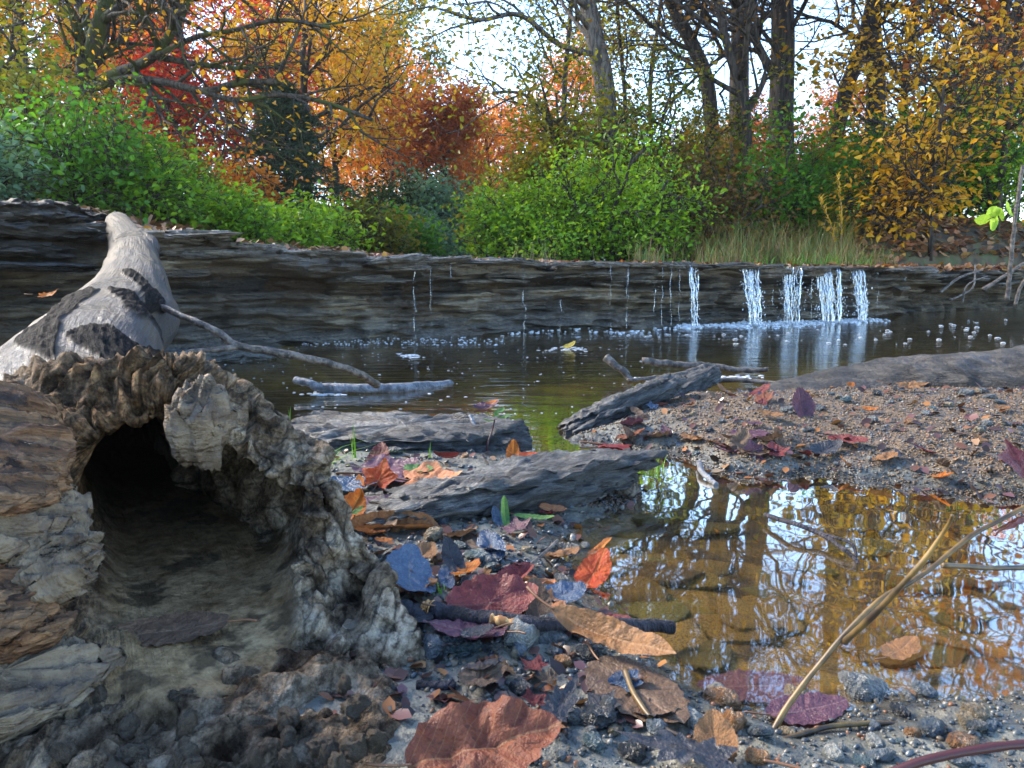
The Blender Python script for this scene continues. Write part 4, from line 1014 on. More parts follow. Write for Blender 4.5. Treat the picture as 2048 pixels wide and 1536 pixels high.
def leaf_mesh(kind, seed, curl=.3, fold=.25, wav=.08, stem=True):
    r = np.random.RandomState(seed); an, ra = leaf_outline(kind, r)
    A = np.linspace(-np.pi, np.pi, 96, endpoint=False)
    R = np.interp(A, np.r_[an, an[0] + 2 * np.pi], np.r_[ra, ra[0]])
    R *= 1 + .03 * pn(np.stack([A * 5, A * 0, A * 0], -1), seed)
    rings_ = [0.02, .2, .4, .6, .8, .92, 1.0]
    P = np.concatenate([np.stack([R * q * np.cos(A), R * q * np.sin(A), 0 * A], -1) for q in rings_])
    x, y = P[:, 0].copy(), P[:, 1].copy()
    z = fold * np.abs(y) + wav * fbm(np.stack([x * 1.8, y * 1.8, 0 * x], -1), 3, seed) - .012 * np.cos(x * 26 - np.abs(y) * 18)
    k = curl
    if abs(k) > .01:
        th = x * k; rad = 1 / k - z
        X_ = rad * np.sin(th); Z_ = 1 / k - rad * np.cos(th); P = np.stack([X_, y, Z_], -1)
    else: P = np.stack([x, y, z], -1)
    Q = grid_faces(len(rings_), 96, True)
    return mesh('leaf', P, None, Q, True, {'lu': x, 'lv': y})
def m_leaf(name, a, b, spot=(.03, .02, .015), vein=(.3, .18, .08), rough=.3, amount=.6, trans=.15):
    N = NT(name); u, v = N.attr('lu'), N.attr('lv'); p = N.coord()
    av = N.math('ABSOLUTE', v)
    n_ = N.noise(p, 3.5, 5, .65)
    col = N.mix(N.rng(n_, .1, .9), a, b)
    col = N.mix(N.rng(N.noise(p, 6, 4, .6), .74, .92, 0, amount), col, spot)
    mid = N.math('LESS_THAN', av, .018)
    side = N.math('LESS_THAN', N.math('ABSOLUTE', N.math('SUBTRACT', N.math('FRACT', N.math('SUBTRACT', N.math('MULTIPLY', u, 5.5), N.math('MULTIPLY', av, 4.0))), .5)), .045)
    ve = N.math('MAXIMUM', mid, N.math('MULTIPLY', side, .55))
    col = N.mix(N.math('MULTIPLY', ve, .7), col, vein)
    h = N.math('ADD', N.math('MULTIPLY', ve, .6), N.math('MULTIPLY', N.noise(p, 14, 4), .6))
    d = N.bsdf(col, N.rng(n_, .1, .9, rough - .02, rough + .25), N.bump(h, .0025, .8), .5 if rough < .2 else .3)
    t = N.n('BsdfTranslucent', {'Color': col}).outputs[0]
    return N.done(N.n('MixShader', {0: trans, 1: d, 2: t}).outputs[0])
ML = {
    'russet': m_leaf('russet_leaf', (.11, .026, .014), (.17, .05, .022), vein=(.28, .13, .06), rough=.4),
    'sky_sheen': m_leaf('sky_sheen_leaf', (.025, .055, .11), (.05, .085, .14), (.015, .018, .025), (.09, .11, .13), .12, trans=.02),  # blue of the reflected sky is put into the leaf colour
    'red': m_leaf('red_leaf', (.42, .035, .012), (.55, .10, .02), (.12, .01, .01), (.5, .2, .05), .3, .4, .35),
    'tan': m_leaf('tan_leaf', (.17, .08, .032), (.27, .13, .05), (.07, .035, .018), (.3, .16, .075), .4),
    'brown': m_leaf('brown_leaf', (.085, .052, .034), (.15, .092, .055), (.05, .035, .025), (.25, .16, .1), .3),
    'black': m_leaf('blue_black_leaf', (.016, .018, .024), (.04, .042, .05), (.01, .01, .01), (.07, .06, .06), .25, trans=.02),
    'purple': m_leaf('purple_leaf', (.07, .025, .045), (.12, .055, .075), (.04, .02, .03), (.2, .12, .13), .24),
    'maroon': m_leaf('maroon_leaf', (.10, .014, .018), (.19, .035, .03), (.03, .01, .01), (.2, .06, .04), .25),
    'orange': m_leaf('orange_leaf', (.42, .09, .012), (.52, .18, .03), (.25, .05, .02), (.6, .35, .1), .35, .4, .3),
    'salmon': m_leaf('salmon_leaf', (.38, .13, .05), (.46, .2, .085), (.3, .1, .04), (.6, .38, .2), .35, .35),
    'green': m_leaf('green_leaf', (.06, .17, .05), (.12, .26, .06), (.03, .06, .02), (.2, .3, .1), .3, .3, .3),
    'yellow': m_leaf('yellow_leaf', (.5, .36, .05), (.6, .45, .08), (.2, .1, .02), (.6, .5, .2), .35, .4, .3),
    'grey': m_leaf('grey_brown_leaf', (.10, .085, .07), (.16, .135, .11), (.09, .07, .06), (.28, .24, .19), .5),
}
N = NT('leaf_stem'); M_stem = N.done(N.bsdf((.16, .07, .03), .5))
def leaf(label, px, py, size, kind, col, yaw=0, pitch=0, roll=0, curl=.3, fold=.2, wav=.1, z=None, Y=None, stem=True, group=None, seed=None, lift=.006):
    """size: length of the leaf in metres; lies on the ground unless a depth Y is given"""
    s = size / (1.35 if kind == 'maple' else 1.9)
    if Y is not None: q = at_y(px, py, Y)
    else:
        zz = .02 if z is None else z
        for _ in range(3):
            q = at_z(px, py, zz)
            zz = gz_at(q[0], q[1]) + lift if z is None else z
        q = np.array([q[0], q[1], zz])
    sd = rg.randint(9999) if seed is None else seed
    o = link('fallen_leaf', leaf_mesh(kind, sd, curl, fold, wav), ML[col], None, q, (math.radians(roll), math.radians(pitch), math.radians(yaw)))
    o.scale = (s, s, s); tag(o, label, 'leaf', group or 'fallen leaves lying singly along the water')
    if stem:
        b = -.12 if kind == 'maple' else -.95
        k = curl; t0 = b * k if abs(k) > .01 else 0
        x0, z0 = (math.sin(t0) / k, (1 - math.cos(t0)) / k) if abs(k) > .01 else (b, 0)
        pts = np.array([(x0, 0, z0), (x0 - .2, .03, z0 + .02), (x0 - .42, .09, z0 + .05), (x0 - .6, .17, z0 + .05)])
        link('stem', mesh('stem', *tube(catmull(pts, 4), np.linspace(.018, .026, 13), 5)), M_stem, o)
    return o
leaf('largest russet brown leaf, torn, at the foot of the log in front', 958, 1500, .108, 'broad', 'russet', 12, -10, 22, .3, .28, .2, lift=.02, seed=4)
leaf('wet slate blue leaf standing tilted against the log flare', 818, 1155, .095, 'broad', 'sky_sheen', 100, -8, 24, .45, .10, .06, lift=.022, seed=7, stem=False)
leaf('glossy red leaf half sunk at the left edge of the puddle', 1185, 1150, .075, 'oval', 'red', 60, -18, 10, .5, .2, .1, lift=.012, seed=8)
leaf('long curled tan leaf at the right end of the dark stick', 1215, 1275, .13, 'narrow', 'tan', -35, 4, 30, .5, .55, .12, lift=.022, seed=9)
leaf('big flat brown leaf pressed into the mud below the curled tan leaf', 1268, 1378, .11, 'broad', 'brown', -60, 0, 0, .08, .04, .06, lift=.006, seed=10)
leaf('blue black leaf on the near mud beside the bottom edge', 1385, 1505, .11, 'oak', 'black', 170, -5, -6, .2, .1, .12, lift=.016, seed=11)
leaf('purple brown leaf under shallow water at the near lip of the puddle', 1500, 1372, .10, 'oval', 'purple', 5, 0, 0, .05, .03, .05, z=-.004, seed=12, stem=False)
leaf('second purple leaf reaching out of the water right of the submerged one', 1610, 1420, .075, 'oval', 'purple', 15, 0, 5, .1, .05, .08, z=.002, seed=13)
leaf('toothed maroon leaf standing behind the dark stick', 980, 1205, .095, 'broad', 'maroon', 10, -6, 30, .3, .15, .15, lift=.020, seed=14)
leaf('dark purple leaf crushed under the dark stick', 935, 1268, .085, 'broad', 'purple', 160, 5, 10, .3, .2, .15, lift=.010, seed=15)
leaf('nearly black leaf poking out below the left half of the stick', 925, 1285, .07, 'oval', 'black', 190, 10, 10, .4, .3, .1, lift=.012, seed=16)
leaf('folded reddish leaf above the stick', 1028, 1165, .065, 'oval', 'maroon', 50, -8, 0, .3, .75, .05, lift=.008, seed=17)
leaf('large purple leaf in the litter in front of the flat grey stone', 750, 945, .13, 'maple', 'purple', 25, -4, 8, .25, .1, .1, lift=.014, seed=18)
leaf('bright red leaf standing on edge on the large purple leaf', 757, 962, .06, 'maple', 'red', 70, -45, 10, .4, .2, .12, lift=.022, seed=19)
leaf('salmon orange leaf lying next to the red one', 838, 962, .115, 'maple', 'salmon', 5, -3, 9, .2, .08, .1, lift=.016, seed=20)
leaf('slate blue leaf beside the grass tuft', 690, 972, .10, 'oval', 'sky_sheen', 5, 0, 14, .2, .15, .08, lift=.010, seed=21)
leaf('deep red oval leaf leaning on the flat grey stone', 893, 912, .05, 'oval', 'maroon', 175, 0, 40, .5, .15, .05, lift=.018, seed=22)
leaf('dark red leaf at the left front of the flat grey stone', 757, 915, .06, 'broad', 'maroon', 80, -30, 0, .4, .15, .1, lift=.02, seed=23)
leaf('curled orange leaf beside the little seedling', 1026, 907, .05, 'oval', 'orange', 80, -50, 0, .7, .3, .1, lift=.02, seed=24)
leaf('small red leaf behind the long layered stone', 1058, 914, .05, 'oval', 'red', 0, 0, 20, .3, .2, .1, lift=.012, seed=25)
leaf('curled orange brown leaf beside the log flare', 702, 1022, .065, 'broad', 'orange', 60, -30, 20, 1.0, .3, .1, lift=.016, seed=26)
leaf('lavender leaf on the litter above the rolled brown leaf', 760, 1010, .09, 'broad', 'purple', 15, 0, 6, .2, .08, .1, lift=.008, seed=27)
leaf('slim green leaf at the water edge right of the layered stone', 1065, 1036, .06, 'narrow', 'green', -15, 0, 10, .3, .3, .05, lift=.008, seed=28)
leaf('bent olive leaf standing upright near the slim green leaf', 1010, 1030, .05, 'narrow', 'green', 100, -55, 0, .6, .4, .05, lift=.018, seed=29)
leaf('pinkish leaf lying near the water below the layered stone', 1105, 1020, .045, 'oval', 'salmon', -30, 0, 10, .4, .3, .1, lift=.010, seed=30)
leaf('green leaf scrap between the flat and the layered stone', 835, 940, .05, 'oval', 'green', -10, 0, 15, .3, .2, .1, lift=.020, seed=31)
leaf('pair winged purple leaf standing on the gravel bar', 1603, 800, .075, 'broad', 'purple', 95, -60, 0, .3, .5, .1, lift=.022, seed=32)
leaf('rust leaf lying along the top of the gravel bar', 1815, 780, .10, 'oak', 'tan', 0, 0, 14, .3, .2, .12, lift=.016, seed=33)
leaf('small orange leaf on the open gravel', 1737, 830, .035, 'oval', 'orange', -10, 0, 10, .4, .2, .1, lift=.010, seed=34)
leaf('lavender leaf on the waterline of the gravel bar', 1495, 903, .075, 'broad', 'purple', 0, 0, 6, .15, .05, .08, lift=.008, seed=35)
leaf('dark leaf tented at the edge of the gravel bar', 1648, 918, .075, 'oval', 'black', 20, -10, 20, .6, .3, .1, lift=.016, seed=36)
leaf('purple leaf next to the tented dark leaf', 1690, 922, .07, 'oval', 'maroon', -25, 0, 10, .2, .2, .1, lift=.010, seed=37)
leaf('red leaf wedged between the two tilted slabs', 1378, 782, .05, 'oval', 'red', 120, -30, 20, .4, .2, .1, lift=.03, seed=38)
leaf('submerged brick red leaf in the channel', 1215, 888, .12, 'maple', 'maroon', 10, 0, 0, .05, .02, .06, z=.003, seed=39)
leaf('purple leaf floating beyond the flat grey stone with an orange scrap', 972, 815, .075, 'broad', 'purple', 20, -10, 10, .5, .3, .15, z=.003, seed=40)
leaf('orange scrap of leaf riding on the floating purple leaf', 983, 806, .035, 'oval', 'orange', 10, -10, 15, .6, .3, .1, z=.018, seed=41, stem=False)
leaf('dark red leaf at the right edge of the puddle', 2040, 975, .09, 'maple', 'maroon', 100, -35, 10, .4, .2, .1, lift=.03, seed=42)
leaf('curled grey leaf clinging to the log flare', 742, 1292, .075, 'oval', 'grey', -20, 12, 30, 1.1, .2, .06, Y=.735, seed=43, stem=False)
leaf('dark brown leaf lying inside the log mouth', 345, 1262, .10, 'oval', 'brown', 195, 0, -6, .15, .1, .06, Y=.705, seed=44)
leaf('dried orange leaf caught on the left side of the log', 95, 592, .06, 'oak', 'orange', 10, -10, 30, .8, .3, .1, Y=1.75, seed=45)
leaf('silver wet leaf on the mud above the toothed maroon leaf', 1125, 1190, .055, 'broad', 'sky_sheen', 30, 0, 14, .3, .2, .12, lift=.010, seed=46)
leaf('bent brown leaf under the curled tan leaf', 1075, 1215, .06, 'oval', 'brown', 100, -30, 0, .5, .3, .1, lift=.012, seed=47)
leaf('small dark leaf below the near shore stones', 1115, 1420, .07, 'oak', 'black', 60, -12, 20, .5, .3, .1, lift=.014, seed=48)
leaf('tiny tan leaf beside the blue black leaf', 1430, 1490, .05, 'broad', 'tan', 80, -20, 0, .4, .3, .1, lift=.014, seed=49)
leaf('bronze leaf floating on the right half of the puddle', 1800, 1300, .06, 'oval', 'tan', 40, 0, 0, .2, .1, .1, z=.003, seed=50)
leaf('red brown leaf caught at the dark stick tip in the water', 1205, 1245, .06, 'oval', 'maroon', 10, 0, 0, .1, .1, .1, z=.004, seed=51)
leaf('orange leaf over the dark stone at the puddle edge', 1195, 1098, .05, 'narrow', 'orange', 35, -20, 0, .3, .3, .1, lift=.02, seed=52)
leaf('orange brown leaf scrap near the small teal heap', 845, 1112, .05, 'broad', 'tan', 70, 0, 10, .5, .3, .1, lift=.012, seed=53)
leaf('dark wet leaf leaning on the teal heap', 905, 1118, .05, 'oval', 'black', 120, -40, 0, .4, .2, .1, lift=.02, seed=54)
leaf('brown leaf rolled lengthwise beside the gravel at the log flare', 780, 1062, .13, 'narrow', 'tan', 3, 0, 20, .1, 1.6, .05, lift=-.004, seed=55, stem=False)
# leaves strewn further: on the ledge, the bar and the bank
names = {'russet': 'russet', 'tan': 'tan', 'brown': 'brown', 'purple': 'purple', 'maroon': 'maroon', 'orange': 'orange', 'red': 'red', 'black': 'blackish', 'salmon': 'salmon', 'yellow': 'yellow', 'sky_sheen': 'wet slate blue'}
LMS = {k: [leaf_mesh(kd, 300 + i, .3, .25, .14) for i, kd in enumerate(('maple', 'oval', 'broad'))] for k in names}
def strew(n, place_fn, cols, s0, s1, where_txt):
    for _ in range(n):
        q = place_fn()
        if q is None: continue
        c = cols[rg.randint(len(cols))]
        o = link('fallen_leaf', LMS[c][rg.randint(3)], ML[c], None, q, (rg.normal() * .35, rg.normal() * .35, rg.rand() * 6.28))
        s = rg.uniform(s0, s1) / 1.7; o.scale = (s, s, s)
        tag(o, f'small {names[c]} leaf {where_txt}', 'leaf', f'{names[c]} leaves {where_txt}')
def on_ledge():
    x = rg.uniform(-1.6, 4.2); y = lip_y(x) + rg.uniform(-.06, .35) ** 1; return (x, y, lip_z(x) + .028)
strew(46, on_ledge, ['russet', 'tan', 'orange', 'brown', 'maroon'], .04, .085, 'on the rim of the ledge')
def on_px(x0, x1, y0, y1, lift=.008):
    def f():
        px, py = rg.uniform(x0, x1), rg.uniform(y0, y1)
        if px < 650 + .42 * (py - 880): return None
        zz = .02
        for _ in range(2):
            q = at_z(px, py, zz); zz = gz_at(q[0], q[1])
        return (q[0], q[1], max(zz, -.002) + lift)
    return f
strew(46, on_px(660, 1150, 930, 1260), ['purple', 'tan', 'brown', 'sky_sheen', 'maroon', 'orange', 'black', 'salmon', 'brown'], .02, .055, 'in the wet litter between log and puddle')
strew(40, on_px(1240, 1560, 800, 925), ['purple', 'brown', 'tan', 'sky_sheen', 'maroon', 'brown', 'russet'], .03, .07, 'on the left end of the gravel bar')
strew(12, on_px(1600, 2040, 790, 960), ['brown', 'tan', 'orange', 'maroon'], .02, .05, 'on the open gravel of the bar')
strew(14, on_px(900, 1350, 1330, 1520), ['black', 'brown', 'tan', 'maroon', 'sky_sheen'], .02, .05, 'on the near mud')
def on_bank():
    x = rg.uniform(2.9, 5.2); d = rg.uniform(.02, 1.4); y = lip_y(x) + d; return (x, y, max(gz_at(x, y), lip_z(x)) + .03)
strew(90, on_bank, ['tan', 'salmon', 'russet', 'brown', 'orange', 'salmon'], .06, .11, 'on the steep leaf covered right bank')
# the rest of the litter is one carpet
def carpet(name, n, fn, sz, mat, label):
    q = fn(n); n = len(q)
    a = rg.rand(n) * 6.28; t = rg.normal(size=(n, 2)) * .45; L = sz * rg.uniform(.6, 1.2, n)
    loc = np.array([(-.5, 0, 0), (-.1, .32, .06), (.25, .26, .05), (.55, 0, -.04), (.25, -.26, .05), (-.1, -.32, .06)])
    V = loc[None] * L[:, None, None]
    x = V[..., 0] * np.cos(a)[:, None] - V[..., 1] * np.sin(a)[:, None]; y = V[..., 0] * np.sin(a)[:, None] + V[..., 1] * np.cos(a)[:, None]
    V = np.stack([x, y, V[..., 2] + t[:, :1] * x + t[:, 1:] * y], -1) + q[:, None]
    k = np.arange(n)[:, None] * 6
    Q = np.concatenate([k + [0, 1, 2, 3], k + [0, 3, 4, 5]])
    tag(link(name, mesh(name, V.reshape(-1, 3), None, Q, False, {'rnd': np.repeat(rg.rand(n), 6)}), mat), label, None, None, 'stuff')
M_lit = m_foliage('litter', [(0, (.07, .035, .02)), (.3, (.22, .10, .05)), (.6, (.38, .19, .10)), (.85, (.45, .26, .15)), (1, (.5, .3, .06))], .15, .5)
def fn_bank(n):
    x = rg.uniform(2.4, 7, n); d = rg.uniform(.0, 1, n) ** 1.3 * 3.0; y = lip_y(x) + d; return np.stack([x, y, np.maximum(ground_h(x, y), np.where(d < 1.2, lip_z(x), -9)) + .025], -1)
carpet('leaf_litter', 5200, fn_bank, .085, M_lit, 'carpet of tan and russet leaves on the right bank')
def fn_up(n):
    x = rg.uniform(-5, 4, n); d = rg.uniform(.35, 1, n) ** 1 * 4.5; y = lip_y(x) + d; return np.stack([x, y, np.maximum(ground_h(x, y), np.where(d < 1.2, lip_z(x), -9)) + .02], -1)
carpet('leaf_litter', 5200, fn_up, .07, M_lit, 'thin leaf litter under the shrubs above the ledge')
M_scrap = m_foliage('wet_scraps', [(0, (.02, .015, .013)), (.3, (.07, .03, .025)), (.55, (.14, .06, .03)), (.75, (.10, .05, .06)), (.9, (.3, .12, .03)), (1, (.22, .16, .1))], .1, .3)
def fn_mud(n):
    px, py = rg.uniform(640, 1330, n), 880 + 560 * rg.rand(n) ** 1.3
    d = np.array([at_z(a, b, .025)[:2] for a, b in zip(px, py)]); z = ground_h(d[:, 0], d[:, 1]); ok = z > -.015
    return np.c_[d, z + .004][ok]
carpet('leaf_litter', 560, fn_mud, .020, M_scrap, 'wet scraps of dead leaf strewn over the mud')
def fn_bar(n):
    px, py = rg.uniform(1180, 2050, n), rg.uniform(780, 960, n)
    d = np.array([at_z(a, b, .05)[:2] for a, b in zip(px, py)]); z = ground_h(d[:, 0], d[:, 1]); ok = z > -.01
    return np.c_[d, z + .005][ok]
carpet('leaf_litter', 420, fn_bar, .022, M_scrap, 'scraps of dead leaf over the gravel bar')
def fn_lip(n):
    x = rg.uniform(-2.2, 4, n); d = rg.uniform(-.08, .4, n); y = lip_y(x) + d; return np.stack([x, y, lip_z(x) + .026 + 0 * x], -1)
carpet('leaf_litter', 700, fn_lip, .045, M_lit, 'scraps of leaf along the rim of the ledge')

# ============================================================ sticks, stems, seedlings
M_stick = m_bark('wet_dark_stick', (.012, .011, .014), (.05, .045, .055))
N = NT('bare_branch_wood'); n_ = N.noise(N.map(N.coord(), (1, 1, 1)), 40, 5, .7)
M_branch = N.done(N.bsdf(N.ramp(n_, [(.3, (.03, .024, .02)), (.5, (.09, .07, .056)), (.75, (.17, .14, .115))]), .5, N.bump(n_, .004, 1), .5))
N = NT('silvered_wood'); n_ = N.noise(N.coord(), 35, 5, .7); M_silver = N.done(N.bsdf(N.ramp(n_, [(.2, (.05, .055, .065)), (.55, (.15, .16, .18)), (.9, (.26, .27, .29))]), .45, N.bump(n_, .005, 1), .5))
N = NT('torn_wood'); M_torn = N.done(N.bsdf(N.ramp(N.noise(N.coord(), 150, 4), [(.35, (.3, .12, .03)), (.65, (.6, .34, .12))]), .7))
N = NT('yellow_stalk'); n_ = N.noise(N.coord(), 25, 4)
M_stalk = N.done(N.bsdf(N.ramp(n_, [(.2, (.03, .018, .009)), (.5, (.10, .06, .018)), (.85, (.2, .12, .03))]), .45))
N = NT('red_cane'); M_cane = N.done(N.bsdf((.045, .011, .011), .4))
def stick(name, pts, r0, r1, mat, label, cat='stick', sides=10, rough=.08, parent=None, k=8, group=None):
    P = catmull(np.array(pts), k); n_ = len(P)
    rad = np.linspace(r0, r1, n_) * (1 + rough * 2 * fbm(np.stack([np.arange(n_) * .35, np.zeros(n_), np.full(n_, len(label or name) * 1.3)], -1), 3, 5))
    P = P + (r0 * .35) * np.stack([pn(P * 30, 3), pn(P * 30, 4), pn(P * 30, 5)], -1)
    o = link(name, mesh(name, *tube(P, rad, sides)), mat, parent)
    if parent is None: tag(o, label, cat, group)
    return o
def A3(px, py, Y=None, z=None): return at_y(px, py, Y) if Y is not None else at_z(px, py, z)
s_ = stick('dark_stick', [A3(858, 1218, z=.032), A3(950, 1232, z=.034), A3(1060, 1246, z=.032), A3(1180, 1250, z=.022), A3(1290, 1252, z=.008), A3(1345, 1255, z=.001)], .0092, .0075, M_stick, 'dark wet stick with a torn orange end lying from the log to the puddle', sides=14)
stick('torn_end', [A3(843, 1212, z=.034), A3(850, 1215, z=.033), A3(862, 1219, z=.032)], .0055, .0088, M_torn, '', parent=s_, rough=.3)
stick('peeled_patch', [A3(985, 1240, z=.0375), A3(1005, 1243, z=.038), A3(1030, 1246, z=.037)], .0055, .005, M_torn, '', parent=s_, rough=.3)
stick('dark_stick', [A3(835, 1372, z=.02), A3(912, 1372, z=.022)], .005, .004, M_stick, 'short thin black stick at the right of the log foot')
# forked branch that leans from the log onto a sunken log
b_ = stick('bare_branch', [A3(318, 612, 2.0), A3(370, 634, 1.98), A3(430, 662, 1.97), A3(478, 692, 1.98), A3(560, 706, 2.02), A3(640, 722, 2.08), A3(710, 745, 2.15), A3(755, 770, 2.25)], .0085, .0125, M_branch, 'long forked bare branch reaching from the hollow log into the pool', 'branch')
stick('fork', [A3(478, 692, 1.98), A3(430, 700, 1.93), A3(385, 703, 1.88), A3(362, 716, 1.85)], .009, .005, M_branch, '', parent=b_)
s2 = stick('sunken_log', [A3(592, 760, z=.045), A3(622, 768, z=.035), A3(650, 776, z=.018), A3(740, 777, z=.015), A3(820, 776, z=.008), A3(900, 772, z=-.012)], .012, .022, M_silver, 'half sunken silvery log floating in the pool under the forked branch', 'log', 12, .07)
stick('bare_branch', [A3(385, 738, 1.55), A3(420, 745, 1.55), A3(450, 760, 1.56), A3(478, 785, 1.58)], .008, .006, M_silver, 'short pale curved branch behind the rim of the log mouth', 'branch')
stick('driftwood', [A3(1212, 715, 2.75), A3(1238, 736, 2.72), A3(1265, 760, 2.7)], .016, .011, M_branch, 'stubby brown stick poking up from the pool left of the driftwood', 'stick')
d_ = stick('driftwood', [A3(1285, 722, 2.75), A3(1340, 728, 2.75), A3(1420, 732, 2.74), A3(1480, 740, 2.72), A3(1535, 740, 2.7)], .014, .009, M_branch, 'long driftwood stick lying on the pool above the tilted slabs', 'stick')
stick('fork', [A3(1420, 731, 2.74), A3(1380, 745, 2.7), A3(1330, 755, 2.65), A3(1255, 760, 2.6)], .015, .006, M_branch, '', parent=d_)
stick('driftwood', [A3(1400, 765, 2.45), A3(1470, 760, 2.45), A3(1560, 768, 2.4)], .010, .007, M_branch, 'low driftwood stick behind the shorter tilted slab', 'stick')
stick('twig', [A3(1345, 890, z=.008), A3(1400, 902, z=.008), A3(1445, 925, z=.006)], .009, .006, M_silver, 'silvery split twig in the shallows left of the gravel bar', 'twig')
stick('twig', [A3(1398, 926, z=.010), A3(1405, 945, z=.010), A3(1432, 968, z=.003)], .007, .005, M_silver, 'short bent silvery twig standing in the puddle head', 'twig')
stick('twig', [A3(940, 830, 1.75), A3(955, 865, 1.72), A3(975, 915, 1.68)], .004, .0045, M_silver, 'thin grey twig leaning on the flat grey stone', 'twig')
stick('twig', [A3(1530, 1030, z=.012), A3(1590, 1048, z=.02), A3(1640, 1068, z=.014), A3(1690, 1100, z=.01), A3(1720, 1130, z=-.004)], .004, .003, M_stick, 'thin black branching twig lying across the puddle', 'twig')
stick('twig', [A3(1640, 1068, z=.014), A3(1700, 1085, z=.02), A3(1712, 1115, z=.004)], .003, .002, M_stick, 'short black twig crossing the branching one in the puddle', 'twig')
stick('twig', [A3(820, 965, z=.035), A3(870, 968, z=.034), A3(905, 950, z=.04)], .004, .0025, M_stalk, 'yellow brown stalk beside the salmon orange leaf', 'twig')
stick('twig', [A3(1060, 1130, z=.03), A3(1090, 1105, z=.03), A3(1115, 1080, z=.025)], .0025, .002, M_branch, 'grey twig pointing to the puddle from the pebbles', 'twig')
stick('twig', [A3(1250, 1340, z=.03), A3(1275, 1400, z=.026), A3(1320, 1450, z=.024), A3(1385, 1485, z=.022)], .0028, .0018, M_stalk, 'thin orange leaf stalk curving over the flat brown leaf', 'twig')
stick('twig', [A3(700, 965, z=.02), A3(725, 1000, z=.02), A3(718, 1060, z=.02)], .002, .0015, M_branch, 'fine brown twig by the log flare', 'twig')
stick('twig', [A3(990, 1285, z=.022), A3(1010, 1265, z=.024), A3(1035, 1250, z=.03)], .002, .0015, M_stalk, 'tiny yellow stalk under the dark stick', 'twig')
# weed stalks crossing the near right corner
w1 = stick('weed_stalk', [A3(1478, 1560, .60), A3(1540, 1470, .62), A3(1605, 1372, .64), A3(1735, 1222, .66), A3(1835, 1155, .68), A3(1960, 1062, .70), A3(2080, 1000, .72)], .0030, .0022, M_stalk, 'long bent yellow weed stalk crossing the right corner from below', 'stalk')
stick('side_stem', [A3(1690, 1285, .65), A3(1760, 1215, .62), A3(1830, 1140, .60), A3(1890, 1060, .59), A3(1905, 1030, .58)], .0035, .0012, M_stalk, '', parent=w1)
stick('weed_stalk', [A3(1420, 1550, .58), A3(1540, 1490, .60), A3(1650, 1455, .62), A3(1760, 1447, .63), A3(1900, 1452, .64), A3(2090, 1458, .65)], .0027, .0020, M_stalk, 'pale yellow stalk arching low along the bottom right', 'stalk')
stick('weed_stalk', [A3(1540, 1450, .66), A3(1600, 1437, .68), A3(1680, 1432, .70)], .0025, .002, M_stalk, 'short yellow stalk above the arching one', 'stalk')
stick('weed_stalk', [A3(1580, 1500, .62), A3(1700, 1505, .63), A3(1790, 1520, .63)], .002, .0015, M_stalk, 'thin yellow stalk below the arching one', 'stalk')
stick('red_cane', [A3(1770, 1550, .50), A3(1860, 1520, .50), A3(1960, 1500, .50), A3(2100, 1480, .50)], .0034, .0034, M_cane, 'dark red cane lying across the bottom right corner', 'stalk')
stick('weed_stalk', [A3(1885, 1130, .72), A3(1980, 1136, .74), A3(2090, 1132, .76)], .003, .0025, M_stalk, 'blurred green stalk sticking in from the right edge', 'stalk')
# seedlings and grass
N = NT('grass_blade'); M_grass = N.done(N.n('MixShader', {0: .35, 1: N.bsdf(N.ramp(N.attr('rnd'), [(0, (.05, .18, .015)), (.6, (.14, .34, .03)), (1, (.3, .4, .06))]), .4), 2: N.n('BsdfTranslucent', {'Color': (.2, .45, .03, 1)}).outputs[0]}).outputs[0])
N = NT('dry_grass'); M_dry = N.done(N.bsdf(N.ramp(N.attr('rnd'), [(0, (.13, .17, .025)), (.25, (.26, .2, .045)), (.45, (.27, .14, .045)), (.65, (.15, .07, .025)), (.8, (.10, .2, .025)), (1, (.07, .12, .02))]), .6))
def blades(mb, base, n, L, wd, spread, lean=.6, rg=rg, dirs=None):
    for i in range(n):
        a = rg.rand() * 6.28 if dirs is None else dirs + rg.normal() * .5
        b = np.array(base) + np.array([rg.normal() * spread, rg.normal() * spread, 0]); l = L * rg.uniform(.5, 1.1); k = lean * rg.uniform(.3, 1.2)
        d = np.array([math.cos(a), math.sin(a), 0]); s = np.array([-d[1], d[0], 0]) * wd * .5
        V = []
        for t in (0, .35, .7, 1.0):
            c = b + d * l * k * t ** 2 + np.array([0, 0, l * t * (1 - .35 * k * t)])
            V += [c - s * (1 - t * .9), c + s * (1 - t * .9)]
        mb.add(V, None, [[0, 1, 3, 2], [2, 3, 5, 4], [4, 5, 7, 6]], np.full(8, rg.rand()))
def tuft(px, py, z, n, L, wd, sp, lean, label, mat=None, dirs=None):
    mb = MB(); p_ = at_z(px, py, z); blades(mb, (0, 0, 0), n, L, wd, sp, lean, dirs=dirs)
    tag(link('grass_tuft', mb.mesh('grass_tuft', False), mat or M_grass, None, p_), label, 'grass')
tuft(628, 955, .03, 16, .10, .004, .014, 1.5, 'tuft of long bright grass blades at the right corner of the log mouth', dirs=-.3)
tuft(706, 918, .03, 4, .075, .005, .004, .15, 'two upright grass blades in front of the flat grey stone')
tuft(580, 850, .02, 2, .075, .005, .002, .3, 'single green blade above the rim of the log mouth')
tuft(860, 915, .03, 2, .04, .004, .002, .2, 'small green shoot beside the deep red leaf')
tuft(1320, 935, .0, 8, .035, .003, .006, .6, 'tiny feathery green sprout in the shallow head of the puddle')
tuft(862, 1185, .025, 10, .012, .004, .006, .6, 'small patch of green moss shoots under the slate blue leaf')
